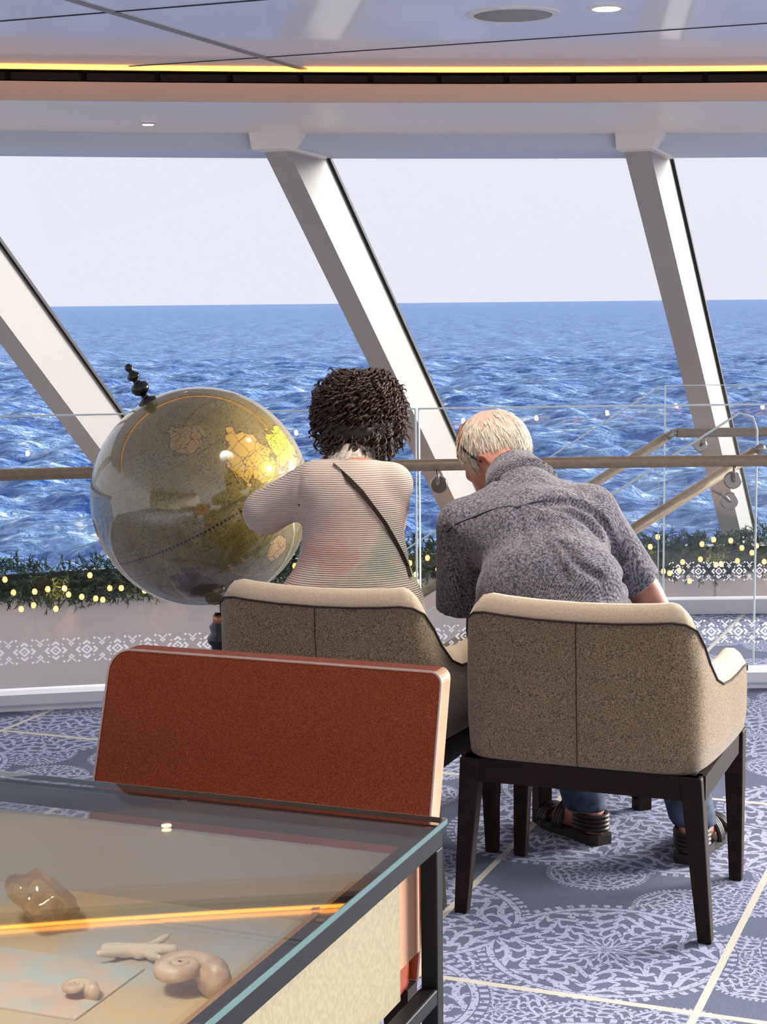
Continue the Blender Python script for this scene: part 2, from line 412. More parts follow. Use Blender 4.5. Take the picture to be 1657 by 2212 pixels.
# landing behind the stair opening, level with the deck
def quad_prism(pts, z0, z1): return MB().hexa([(*p, z0) for p in pts] + [(*p, z1) for p in pts])
LX0 = 1.18
lp = [c2s((LX0, 6.78, 0))[:2], c2s((4.5, 6.95, 0))[:2], c2s((4.5, 8.3, 0))[:2], c2s((LX0, 8.16, 0))[:2]]
quad_prism(lp, -0.25, -0.002).build('floor_landing', MT['carpet'], loc=(0, 0, 0), kind='structure', label='carpeted stair landing behind the near glass')
# lower deck floor
mk('floor_lower', [(-9, 4.9, -2.7), (3, 4.9, -2.7), (3, 12, -2.7), (-9, 12, -2.7)], [(0, 1, 2, 3)], M('pale_deck', (0.5, 0.45, 0.38), 0.5), kind='structure', label='pale floor of the deck below')
# ceiling slab, panels, profile
CZ = 2.36
v = []; f = []
for u in US: v += [(u, -4.0, CZ + 0.03), (u, arc(u, -0.02), CZ + 0.03), (u, arc(u, -0.02), CZ + 0.2), (u, -4.0, CZ + 0.2)]
for i in range(len(US) - 1):
    for k in range(4): f.append((4 * i + k, 4 * i + (k + 1) % 4, 4 * i + 4 + (k + 1) % 4, 4 * i + 4 + k))
ceil = mk('ceiling', v, f, MT['black'], loc=(0, 0, CZ), kind='structure', label='white panelled ceiling with dark joints')
VJ = [4.555 - 1.043 * k for k in range(8, 0, -1)] + [4.555, 5.598, 6.641, 7.684]
UJ = [-6.6, -2.64, 1.8]
for a in range(len(UJ) - 1):
    for b in range(len(VJ) - 1):
        u0, u1 = UJ[a] + 0.013, UJ[a + 1] - 0.013; v0, v1 = VJ[b] + 0.006, VJ[b + 1] - 0.006
        us = np.linspace(u0, u1, 40); us = [u for u in us if arc(u, -0.05) > v0 + 0.01]
        if len(us) < 2: continue
        vv = []; ff = []
        for u in us:
            t = min(v1, arc(u, -0.05)); vv += [(u, v0, CZ), (u, t, CZ), (u, t, CZ + 0.028), (u, v0, CZ + 0.028)]
        n = len(us)
        for i in range(n - 1):
            for k in range(4): ff.append((4 * i + k, 4 * i + (k + 1) % 4, 4 * i + 4 + (k + 1) % 4, 4 * i + 4 + k))
        ff += [(3, 2, 1, 0), (4 * n - 4, 4 * n - 3, 4 * n - 2, 4 * n - 1)]
        mk('ceiling_panel', vv, ff, MT['ceil'], ceil)
for vj in VJ[1:-1]:
    mj = [u for u in np.linspace(-6.6, 1.8, 200) if arc(u, -0.06) > vj + 0.01]
    if mj: rbox(mj[0], mj[-1], vj - 0.0065, vj + 0.0065, CZ - 0.0015, CZ + 0.02).build('joint_gap', MT['black'], ceil)
rbox(-2.653, -2.627, -3.8, arc(-2.64, -0.03), CZ - 0.004, CZ + 0.02).build('joint_profile', MT['profile'], ceil)
# LED strip in the ceiling edge, dark blind recess, fascia and soffit
v, f = solid_strip([(-0.044, CZ - 0.009), (-0.036, CZ - 0.009), (-0.036, CZ + 0.004), (-0.044, CZ + 0.004)])
mk('led_strip', v, f, MT['amberlight'], label='amber light strip along the edge of the ceiling', cat='light strip')
v, f = solid_strip([(0.11, 2.25), (0.13, 2.25), (0.13, 2.56), (-0.035, 2.56), (-0.035, CZ - 0.012), (-0.025, CZ - 0.012), (-0.025, 2.55), (0.11, 2.55)])
rec = mk('trim_1', v, f, MT['black'], kind='structure', label='black recess for window blinds above the soffit')
v, f = solid_strip([(0.055, 2.322), (0.085, 2.322), (0.085, 2.350), (0.055, 2.350)])
trk = mk('blind_track', v, f, M('track_brown', (0.035, 0.012, 0.006), 0.5), label='dark brown blind track running inside the black recess', cat='track')
u = -5.0
while u < -0.2:
    vv = arc(u, 0.05); rbox(u - 0.006, u + 0.006, vv - 0.012, vv + 0.004, 2.315, 2.362).build('clip', MT['darkwood'], trk); u += 0.232
v, f = solid_strip([(0.0, 2.245), (0.02, 2.245), (0.02, 2.312), (0.0, 2.312)])
mk('trim_2', v, f, MT['fascia'], kind='structure', label='beige fascia board below the blind recess')
v, f = solid_strip([(0.02, 2.245), (1.27, 2.235), (1.27, 2.30), (0.02, 2.30)])
mk('soffit', v, f, MT['soffit'], kind='structure', label='pale soffit above the windows')
v, f = solid_strip([(1.27, 2.170), (1.70, 2.160), (1.70, 2.30), (1.27, 2.30)])
mk('trim_3', v, f, MT['head'], kind='structure', label='blue grey window head')
# front sill wall with a ledge
SILL = -0.06
v, f = solid_strip([(3.70, -2.7), (3.70, SILL), (4.6, SILL), (4.6, SILL - 0.06), (3.78, SILL - 0.06), (3.78, -2.7)])
wf = mk('wall_front', v, f, M('sill_wall_paint', (0.62, 0.60, 0.60), 0.5, noise=(2, (0.58, 0.56, 0.56), 2, 0.3, 0.7)), kind='structure', label='white sill wall under the raked windows')
for u in (-5.6, -4.35, -3.1, -1.85, -0.6):   # panel joints
    rbox(u - 0.003, u + 0.003, arc(u, 3.69), arc(u, 3.70) + 0.01, -2.6, SILL).build('panel_joint', M('joint', (0.45, 0.42, 0.40), 0.7), wf)
# outer bulwark below the windows
v, f = solid_strip([(4.25, -0.4), (4.25, SILL - 0.061), (4.7, SILL - 0.061), (4.7, -0.4)])
mk('wall_bulwark', v, f, MT['white'], kind='structure', label='outer lip of the window ledge')
# back and side walls of the lounge (aft bulkhead; side windows stay open to the sky)
rbox(-6.6, 1.8, -4.2, -4.0, 0, 2.6).build('wall_back', M('warm_wall', (0.55, 0.48, 0.40), 0.7, noise=(2, (0.5, 0.43, 0.36), 2, 0.3, 0.7)), kind='structure', label='warm beige aft wall of the lounge')
# mullions
MU = [(-6.16, 'm'), (-4.725, 'm'), (-3.288, 'm'), (-1.855, 'm'), (-0.42, 'm')]
zt, zb = 2.236, -0.12
MW, MD = 0.118, 0.42
rear = []
for i, (mu, _) in enumerate(MU):
    v0 = arc(mu, 1.25); v1 = v0 + 1.235 * (zt - zb)
    m = thing('window_mullion', (mu, v1, zb), kind='structure', label='raked white window mullion')
    ring = lambda vv, z, d: [(mu, vv, z), (mu + MW, vv, z), (mu + MW, vv + d, z), (mu, vv + d, z)]
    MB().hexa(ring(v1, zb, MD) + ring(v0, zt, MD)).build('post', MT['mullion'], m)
    e = 0.016
    MB().hexa([(mu + MW - 0.02, v1 + MD, zb), (mu + MW + e, v1 + MD, zb), (mu + MW + e, v1 + MD + 0.03, zb), (mu + MW - 0.02, v1 + MD + 0.03, zb),
               (mu + MW - 0.02, v0 + MD, zt), (mu + MW + e, v0 + MD, zt), (mu + MW + e, v0 + MD + 0.03, zt), (mu + MW - 0.02, v0 + MD + 0.03, zt)]).build('gasket', MT['gasket'], m)
    # bracket that joins the post to the window head
    MB().hexa([(mu - 0.012, v0 - 0.01, 2.165), (mu + MW + 0.03, v0 - 0.01, 2.165), (mu + MW + 0.03, v0 + MD + 0.02, 2.15), (mu - 0.012, v0 + MD + 0.02, 2.15),
               (mu - 0.012, v0 - 0.04, 2.25), (mu + MW + 0.08, v0 - 0.04, 2.25), (mu + MW + 0.08, v0 + MD + 0.02, 2.25), (mu - 0.012, v0 + MD + 0.02, 2.25)]).build('bracket', MT['soffit'], m)
    rear.append((mu, v0 + MD + 0.01, v1 + MD + 0.01))
for i in range(len(rear) - 1):
    (ua, ta, ba), (ub, tb, bb) = rear[i], rear[i + 1]
    MB().hexa([(ua + MW, ba, zb), (ub, bb, zb), (ub, bb + 0.012, zb), (ua + MW, ba + 0.012, zb),
               (ua + MW, ta, zt), (ub, tb, zt), (ub, tb + 0.012, zt), (ua + MW, ta + 0.012, zt)]).build('window_%d' % (i + 1), MT['pane'], kind='structure', label='raked window pane looking out to sea')

# ------------------------------------------------------------------ lamps and speaker in ceiling and soffit
def downlight(u, v, z, r, label, spot=0):
    t = thing('recessed_downlight', (u, v, z), label, 'lamp', 'recessed ceiling lamps')
    MB().lathe([(r * 0.72, 0.0), (r * 0.74, -0.004), (r, -0.002), (r, 0.0)], (u, v, z), 28).build('trim_ring', MT['white'], t, smooth=False)
    MB().lathe([(r * 0.68, -0.003), (r * 0.68, -0.005), (r * 0.3, -0.0065)], (u, v, z), 24).build('lens', MT['lampglow'], t)
    if spot: add_light('downlight_glow', 'SPOT', (u, v, z - 0.02), (u, v, 0), spot, WARM, spot_size=math.radians(110), spot_blend=0.7, shadow_soft_size=0.03)
downlight(-1.285, 5.107, CZ, 0.058, 'round downlight glowing beside the ceiling speaker', 25)
p = WZ(320, 267, 2.238); downlight(p[0], p[1], 2.237, 0.032, 'small round downlight glowing in the soffit above the globe', 8)
sp = thing('ceiling_speaker', (-1.57, 5.093, CZ), 'round grey grille speaker with white rim set in the ceiling', 'speaker')
MB().lathe([(0.118, -0.002), (0.120, -0.006), (0.142, -0.004), (0.144, 0.0)], (-1.57, 5.093, CZ), 48).build('rim', MT['white'], sp)
MB().lathe([(0.118, -0.002), (0.117, -0.005), (0.06, -0.007), (0.01, -0.008)], (-1.57, 5.093, CZ), 48).build('grille', MT['spk'], sp, smooth=True)

# ------------------------------------------------------------------ glass balustrades, rails, stair
def frost_unit():
    # one repeat of the woven diamond band, in a -0.5..0.5 square: list of convex quads
    q = []
    def rect(cx, cy, a, b, ang):          # a along, b across
        c, s = math.cos(ang), math.sin(ang)
        q.append([(cx + x * c - y * s, cy + x * s + y * c) for x, y in ((-a, -b), (a, -b), (a, b), (-a, b))])
    D = math.pi / 4
    rect(0, 0, 0.028, 0.028, D)
    for k in range(4):                    # ring of the centre diamond
        a = D + k * math.pi / 2; rect(0.112 * math.cos(a), 0.112 * math.sin(a), 0.030, 0.140, a)
    for k in range(4):                    # chevrons outside
        a = k * math.pi / 2; cx, cy = 0.33 * math.cos(a), 0.33 * math.sin(a)
        for s in (-1, 1):
            b = a + math.pi + s * D; rect(cx + 0.07 * math.cos(b), cy + 0.07 * math.sin(b), 0.088, 0.036, b)
    for sxn in (-1, 1):
        for sy in (-1, 1):
            rect(sxn * 0.22, sy * 0.22, 0.028, 0.028, D)
            rect(sxn * 0.26, sy * 0.44, 0.036, 0.036, D)
            rect(sxn * 0.41, sy * 0.40, 0.075, 0.022, -sxn * sy * D)
            for dx, dy in ((0.058, 0.0), (-0.058, 0.0), (0, 0.058), (0, -0.058)):
                if sxn == 1: rect(0.5 + dx, sy * 0.25 + dy, 0.032, 0.032, D)
    return q
FU = frost_unit()
def frost_band(pt, s0, s1, z0, size, parent, name='frosted_band'):
    mb = MB(); n = int((s1 - s0) / size)
    for i in range(n):
        for qd in FU:
            mb.add([(*pt(s0 + (i + 0.5 + x) * size), z0 + (y + 0.5) * size) for x, y in qd], [(0, 1, 2, 3)])
    return mb.build(name, MT['frost'], parent)
def rail_bracket(parent, top, glass, drop=0.10, name='rail_bracket'):
    # stem from the underside of the rail to a steel disc on the glass
    t = Vector(top); g = Vector(glass); d = (g - Vector((t.x, t.y, g.z))).normalized()
    mb = MB(); mb.tube([t, (t.x, t.y, g.z + 0.02), tuple(Vector((t.x, t.y, g.z)) + d * 0.02), tuple(g)], 0.006, 8)
    o = mb.build(name, MT['clamp'], parent, smooth=True)
    MB().lathe([(0.0, -0.028), (0.030, -0.028), (0.034, -0.022), (0.034, -0.006), (0.026, 0.0), (0.0, 0.0)], tuple(g), 24, tuple(d)).build('clamp_disc', MT['clamp'], o, smooth=False)
    return o
BO = -0.04
bal = thing('glass_balustrade', (-2.4, arc(-2.4, BO), 0), 'long glass balustrade with bronze handrail and frosted diamond band before the windows', 'balustrade')
bu = [-5.7, -4.6, -2.275, -0.94, 0.3, 1.4]
for a in range(len(bu) - 1):
    us = np.linspace(bu[a] + 0.006, bu[a + 1] - 0.006, 9)
    v, f = solid_strip([(BO, 0.02), (BO + 0.014, 0.02), (BO + 0.014, 1.092), (BO, 1.092)], us)
    pn = mk('glass_pane', v, f, MT['glass'], bal)
    v, f = solid_strip([(BO - 0.0005, 1.092), (BO + 0.0145, 1.092), (BO + 0.0145, 1.098), (BO - 0.0005, 1.098)], us)
    mk('top_edge', v, f, MT['edge'], pn)
    for uu in (us[0], us[-1]):
        rbox(uu - 0.0015, uu + 0.0015, arc(uu, BO), arc(uu, BO) + 0.014, 0.02, 1.098).build('side_edge', MT['edge'], pn)
ptb = lambda s: (s, arc(s, BO - 0.003))
frost_band(ptb, -5.0, 1.0, 0.16, 0.098, bal)
v, f = solid_strip([(BO - 0.09, 0.0), (BO + 0.05, 0.0), (BO + 0.05, 0.062), (BO - 0.09, 0.062)])
bc = mk('base_channel', v, f, M('white_channel', (0.93, 0.93, 0.94), 0.4), bal)
v, f = solid_strip([(BO - 0.093, 0.016), (BO - 0.089, 0.016), (BO - 0.089, 0.024), (BO - 0.093, 0.024)])
mk('channel_line', v, f, MT['head'], bc)  # thin blue grey strip along the channel's front face
MB().tube([(u, arc(u, BO - 0.075), 0.885) for u in np.linspace(-5.7, 1.4, 40)], 0.0225, 14).build('handrail', MT['rail'], bal, smooth=True)
for px, py in ((948, 1042), (1580, 1034)):
    g = W(px - 8, py, 6.5); u = g[0] + 0.0; gl = (u, arc(u, BO - 0.001), 0.805)
    rail_bracket(bal, (u + 0.02, arc(u, BO - 0.075), 0.87), gl)
# stair: runs along the camera's x axis, down to the left from the landing
SL = 0.635
def S(x, y, z): return c2s((x, y, z))
stair = thing('staircase', tuple(S(0.2, 7.4, -2.7)), 'white staircase descending left behind the glass balustrade', 'stair')
for k in range(9):
    x1 = LX0 - 0.27 * k; z1 = -0.171 * (k + 1)
    pts = [S(x1 - 0.29, 6.86, 0)[:2], S(x1, 6.86, 0)[:2], S(x1, 8.08, 0)[:2], S(x1 - 0.29, 8.08, 0)[:2]]
    quad_prism(pts, z1 - 0.04, z1).build('tread', MT['carpet'], stair)
for yy, nm in ((6.82, 'stringer'), (8.08, 'stringer')):
    pts = []
    for y2 in (yy, yy + 0.04):
        pts += [S(LX0, y2, -0.30), S(LX0 - 2.5, y2, -0.30 - SL * 2.5), S(LX0 - 2.5, y2, 0.02 - SL * 2.5), S(LX0, y2, 0.02)]
    MB().hexa([pts[0], pts[4], pts[5], pts[1], pts[3], pts[7], pts[6], pts[2]]).build(nm, MT['white'], stair)
def stair_glass(name, y, xtop, ztop, label, rail_top, rail_y, rnd):
    t = thing(name, tuple(S(xtop, y, 0)), label, 'balustrade')
    xb = xtop - 2.4
    top = [(xtop, ztop - rnd), (xtop - rnd * 0.25, ztop - rnd * 0.25), (xtop - rnd, ztop)] if rnd else [(xtop, ztop)]
    xs = top[-1][0]; prof = [(xtop, -0.12)] + top + [(xb, ztop - SL * (xs - xb)), (xb, -0.12 - SL * (xtop - xb))]
    n = len(prof); v = [S(x, y, z) for x, z in prof] + [S(x, y + 0.014, z) for x, z in prof]
    f = [tuple(range(n)), tuple(range(2 * n - 1, n - 1, -1))] + [(i, (i + 1) % n, n + (i + 1) % n, n + i)[::-1] for i in range(n)]
    pn = mk('glass_pane', v, f, MT['glass'], t)
    MB().tube([S(x, y + 0.007, z + 0.002) for x, z in prof[:-1]], 0.0045, 6).build('glass_edge', MT['edge'], pn, smooth=True)
    (rx, rz) = rail_top; L = 2.3
    r = MB().tube([S(rx, rail_y, rz), S(rx - L, rail_y, rz - SL * L)], 0.0225, 14).build('handrail', MT['rail'], t, smooth=True)
    dx, dz = 1 / math.hypot(1, SL), SL / math.hypot(1, SL)
    MB().tube([S(rx - 0.005, rail_y, rz - 0.003), S(rx + 0.035 * dx, rail_y, rz + 0.035 * dz), S(rx + 0.042 * dx, rail_y, rz + 0.042 * dz)], [0.019, 0.019, 0.012], 14).build('end_cap', MT['clamp'], r, smooth=True)
    return t
p1 = P(1637, 905, 6.80); r1 = P(1628, 975, 6.76)
t1 = stair_glass('stair_balustrade', 6.80, p1[0], P(1612, 893, 6.80)[2], 'sloping glass stair balustrade with rounded top corner beside the near railing', (r1[0], r1[2]), 6.73, 0.07)
g = P(1572, 1080, 6.8); st_ = P(1538, 1052, 6.73)
o = MB().tube([S(st_[0] + 0.0, 6.73, st_[2] - 0.01), S(g[0] - 0.02, 6.735, g[2] + 0.02), S(g[0], 6.74, g[2])], 0.006, 8).build('rail_bracket', MT['clamp'], t1, smooth=True)
MB().lathe([(0.0, -0.03), (0.032, -0.03), (0.036, -0.024), (0.036, -0.006), (0.028, 0.0), (0.0, 0.0)], tuple(S(g[0], 6.79, g[2])), 24, tuple(c2s((0, 1, 0)))).build('clamp_disc', MT['clamp'], o)
p2 = P(1426, 836, 8.12); r2_ = P(1440, 944, 8.05)
t2 = stair_glass('stair_balustrade', 8.12, p2[0], p2[2], 'far sloping glass stair balustrade with bronze handrail behind the man', (r2_[0], r2_[2]), 8.05, 0)
# far landing balustrade
fb = thing('glass_balustrade', tuple(S(2.0, 8.15, 0)), 'far glass balustrade on the stair landing with a short bronze handrail', 'balustrade')
x0 = P(1437, 900, 8.12)[0]
for xa, xb in ((x0, 1.86), (1.872, 3.0)):
    pts = [S(xa, 8.12, 0)[:2], S(xb, 8.14, 0)[:2], S(xb, 8.154, 0)[:2], S(xa, 8.134, 0)[:2]]
    pn = quad_prism(pts, 0.02, 1.092).build('glass_pane', MT['glass'], fb)
    MB().tube([S(xa, 8.127, 0.05), S(xa, 8.127, 1.095), S(xb, 8.147, 1.095), S(xb, 8.147, 0.05)], 0.0045, 6).build('glass_edge', MT['edge'], pn)
frost_band(lambda s: tuple(S(s, 8.117 + (s - x0) * 0.01, 0)[:2]), x0 + 0.02, 2.6, 0.155, 0.098, fb)
pts = [S(x0, 8.09, 0)[:2], S(3.0, 8.10, 0)[:2], S(3.0, 8.19, 0)[:2], S(x0, 8.18, 0)[:2]]
quad_prism(pts, 0, 0.07).build('base_channel', MT['white'], fb)
rr = P(1462, 935, 8.06)
r = MB().tube([S(rr[0], 8.06, rr[2]), S(3.0, 8.09, rr[2])], 0.0225, 14).build('handrail', MT['rail'], fb, smooth=True)
MB().tube([S(rr[0] - 0.03, 8.06, rr[2]), S(rr[0] - 0.024, 8.06, rr[2]), S(rr[0] + 0.004, 8.06, rr[2])], [0.012, 0.019, 0.019], 14).build('end_cap', MT['clamp'], r, smooth=True)
g = P(1513, 962, 8.1); o = MB().tube([S(g[0] + 0.012, 8.06, rr[2] - 0.015), S(g[0] + 0.012, 8.06, g[2] + 0.02), S(g[0], 8.09, g[2])], 0.006, 8).build('rail_bracket', MT['clamp'], fb, smooth=True)
MB().lathe([(0.0, -0.028), (0.028, -0.028), (0.032, -0.022), (0.032, -0.006), (0.026, 0.0), (0.0, 0.0)], tuple(S(g[0], 8.12, g[2])), 24, tuple(c2s((0, 1, 0)))).build('clamp_disc', MT['clamp'], o)
# a glass joint of the near pane at the right edge is covered by bu above

# ------------------------------------------------------------------ garland with fairy lights
def garland():
    t = thing('pine_garland', (-3.2, arc(-3.2, 3.66), -0.05), 'green pine garland with glowing fairy lights along the window ledge', 'garland')
    r = np.random.default_rng(11); V = []; F = []
    def needle(p, d, L, w):
        d = d / np.linalg.norm(d); s = np.cross(d, r.normal(size=3)); s /= np.linalg.norm(s) + 1e-9; b = len(V)
        V.extend([p - s * w, p + s * w, p + d * L * 0.7 + s * w * 0.8, p + d * L, p + d * L * 0.7 - s * w * 0.8]); F.append((b, b + 1, b + 2, b + 3, b + 4))
    n = 4200
    for i in range(n):
        u = r.uniform(-6.0, -0.4); drop = 0.035 * math.sin(u * 3.1) + 0.03 * math.sin(u * 7.7)
        a = r.uniform(0, 2 * math.pi); rad = math.sqrt(r.uniform(0.0, 1))
        h = 0.10 + drop * 0.4
        o = 3.64 + 0.075 * rad * math.cos(a); z = 0.008 + h * rad * math.sin(a) + drop * 0.8
        p = np.array([u, arc(u, o), z]); d = np.array([r.normal(0, 0.8), -0.45 + 0.7 * math.cos(a) + r.normal(0, 0.3), math.sin(a) * 0.9 + r.normal(0, 0.45)]); d /= np.linalg.norm(d)
        L = r.uniform(0.05, 0.085)
        for k in range(14):
            q = p + d * L * k / 14
            nd = d * 0.7 + r.normal(0, 0.55, 3); needle(q, nd, r.uniform(0.022, 0.042), 0.0028)
    g = G('pine_needles')
    c = g.ramp(g.noise(18, None, 3), [(0.3, (0.008, 0.030, 0.014)), (0.55, (0.03, 0.095, 0.045)), (0.75, (0.10, 0.20, 0.12))])
    g.l(c, g.b.inputs['Base Color']); g.set(Roughness=0.6)
    mk('needles', np.array(V), F, g.m, t, kind='stuff')
    MB().tube([(u, arc(u, 3.655), 0.0) for u in np.linspace(-6.0, -0.4, 50)], 0.05, 8).build('stem', M('garland_core', (0.012, 0.018, 0.010), 0.9), t, smooth=True)
    # bulbs
    base = MB().lathe([(0.001, -0.016), (0.010, -0.013), (0.0145, 0.0), (0.010, 0.013), (0.001, 0.017)], (0, 0, 0), 10)
    me = None; sites = []
    for i in range(140):
        u = -5.5 + 4.9 * (i + r.uniform(0, 0.95)) / 140
        drop = 0.035 * math.sin(u * 3.1) + 0.03 * math.sin(u * 7.7); a = r.uniform(-1.25, 1.25)
        pos = np.array([u, arc(u, 3.52 - 0.02 * math.cos(a)), drop + 0.13 * math.sin(a)])
        if me is None:
            o = mk('bulb', np.array(base.v) + pos, base.f, MT['bulb'], t, smooth=True); me = o.data; p0 = pos
        else:
            o = bpy.data.objects.new('bulb', me); COL.objects.link(o); o.parent = t; o.location = tuple(pos - p0); ROOT[o] = ROOT[t]
    for u in np.linspace(-5.4, -1.0, 12):
        add_light('fairy_glow', 'POINT', (u, arc(u, 3.48), -0.02), None, 0.8, (1.0, 0.42, 0.12), shadow_soft_size=0.012)
garland()

# ------------------------------------------------------------------ beige armchairs
def fabric(name, c0, c1, sc=230):
    g = G(name); n1 = g.noise(sc, None, 2, 0.6); n2 = g.noise(7, None, 3)
    c = g.ramp(n1, [(0.36, c1), (0.62, c0)]); c = g.mix(g.math('MULTIPLY', n2, 0.35), c, c1)
    g.l(c, g.b.inputs['Base Color']); g.set(Roughness=0.9, Specular_IOR_Level=0.15, Sheen_Weight=0.25); g.bump(n1, 0.35, 0.002); return g.m
MT['beige'] = fabric('oatmeal_fabric', (0.37, 0.28, 0.17), (0.085, 0.056, 0.028), 330)
MT['rimfab'] = fabric('oatmeal_rim', (0.56, 0.46, 0.33), (0.46, 0.36, 0.25))
MT['pipe'] = M('dark_piping', (0.03, 0.02, 0.015), 0.8)
def armchair(u, v, label):
    t = thing('armchair', (u, v, 0), label, 'chair', 'oatmeal armchairs facing the window')
    half = [(0.0, 0.0), (0.10, 0.0), (0.18, 0.001), (0.225, 0.004), (0.255, 0.014), (0.278, 0.034), (0.290, 0.062), (0.296, 0.10), (0.301, 0.16), (0.305, 0.22), (0.309, 0.30), (0.312, 0.38), (0.313, 0.46), (0.312, 0.51), (0.308, 0.535)]
    zt = [0.795, 0.797, 0.802, 0.806, 0.802, 0.785, 0.745, 0.695, 0.645, 0.622, 0.615, 0.615, 0.617, 0.612, 0.592]
    pts = [(-x, y, z) for (x, y), z in zip(half[::-1], zt[::-1])][:-1] + [(x, y, z) for (x, y), z in zip(half, zt)]
    n = len(pts); xy = np.array([(p[0], p[1]) for p in pts]); tg = np.gradient(xy, axis=0); tg /= np.linalg.norm(tg, axis=1)[:, None]
    nin = np.stack([-tg[:, 1], tg[:, 0]], 1)         # inward
    V = []; F = []; zb = 0.40
    prof = [(0.016, 0.0), (0.002, 0.03), (0.0, 0.5), (0.004, 0.93)]
    NP = 11
    for i, (x, y, z) in enumerate(pts):
        back = max(0.0, 1 - y / 0.2)
        H = z - zb
        row = []
        for d, hfrac in ((0.018, 0.0), (0.006, 0.03), (0.0, 0.25), (0.0, 0.6), (0.002, 1 - 0.040 / H), (0.018, 1 - 0.012 / H), (0.034, 1.0), (0.054, 1.0), (0.066, 1 - 0.016 / H), (0.072, 0.5), (0.072, 0.1)):
            lean = -0.018 * back * max(0, (hfrac * H - 0.1)) / 0.3
            row.append((x + nin[i, 0] * d, y + nin[i, 1] * d + lean, zb + hfrac * H))
        V += row
    for i in range(n - 1):
        for k in range(NP - 1): F.append((i * NP + k, (i + 1) * NP + k, (i + 1) * NP + k + 1, i * NP + k + 1))
        F.append((i * NP + NP - 1, (i + 1) * NP + NP - 1, (i + 1) * NP, i * NP))
    F += [tuple(range(NP - 1, -1, -1)), tuple((n - 1) * NP + k for k in range(NP))]
    V = np.array(V) + (u, v, 0)
    sh = mk('shell', V, F, [MT['beige'], MT['rimfab']], t, smooth=True)
    mi = []
    for i in range(n - 1):
        for k in range(NP): mi.append(1 if 4 <= k <= 7 else 0)
    mi += [0, 0]; sh.data.polygons.foreach_set('material_index', mi)
    pv = [V[i * NP + 4] for i in range(n)]
    pv = [p - np.array([nin[i][0], nin[i][1], 0]) * 0.0015 for i, p in enumerate(pv)]
    MB().tube(pv, 0.0028, 6).build('piping', MT['pipe'], sh, smooth=True)
    c = n // 2; sv = [V[c * NP + k] + (0, -0.0006, 0) for k in range(0, 5)]
    MB().tube(sv, 0.0012, 5).build('seam', MT['pipe'], sh)
    # seat
    sc = MB(); sc.box(u - 0.235, u + 0.235, v + 0.075, v + 0.545, 0.39, 0.475)
    sc.build('seat_cushion', MT['beige'], t, bevel=0.02)
    a = MB(); a.box(u - 0.285, u + 0.285, v + 0.012, v + 0.035, 0.345, 0.402); a.build('rear_apron', MT['darkwood'], t)
    rbox(u - 0.29, u + 0.29, v + 0.505, v + 0.528, 0.345, 0.402).build('front_apron', MT['darkwood'], t)
    for s in (-1, 1): rbox(u + s * 0.288 - 0.011, u + s * 0.288 + 0.011, v + 0.035, v + 0.505, 0.345, 0.402).build('side_apron', MT['darkwood'], t)
    for s in (-1, 1):
        for (yt, yb, xt, xb_) in ((0.032, 0.045, 0.268, 0.302), (0.512, 0.512, 0.282, 0.292)):
            def sq(x, y, z, w): return [(x - w, y - w, z), (x + w, y - w, z), (x + w, y + w, z), (x - w, y + w, z)]
            MB().hexa(sq(u + s * xb_, v + yb, 0.0, 0.0165) + sq(u + s * xt, v + yt, 0.402, 0.026)).build('leg', MT['darkwood'], t, bevel=0.004)
    return t
armchair(-1.692, 3.835, 'oatmeal armchair with dark wooden legs holding the woman in the white cardigan')
armchair(-1.026, 3.832, 'oatmeal armchair with dark wooden legs holding the man in the grey shirt')

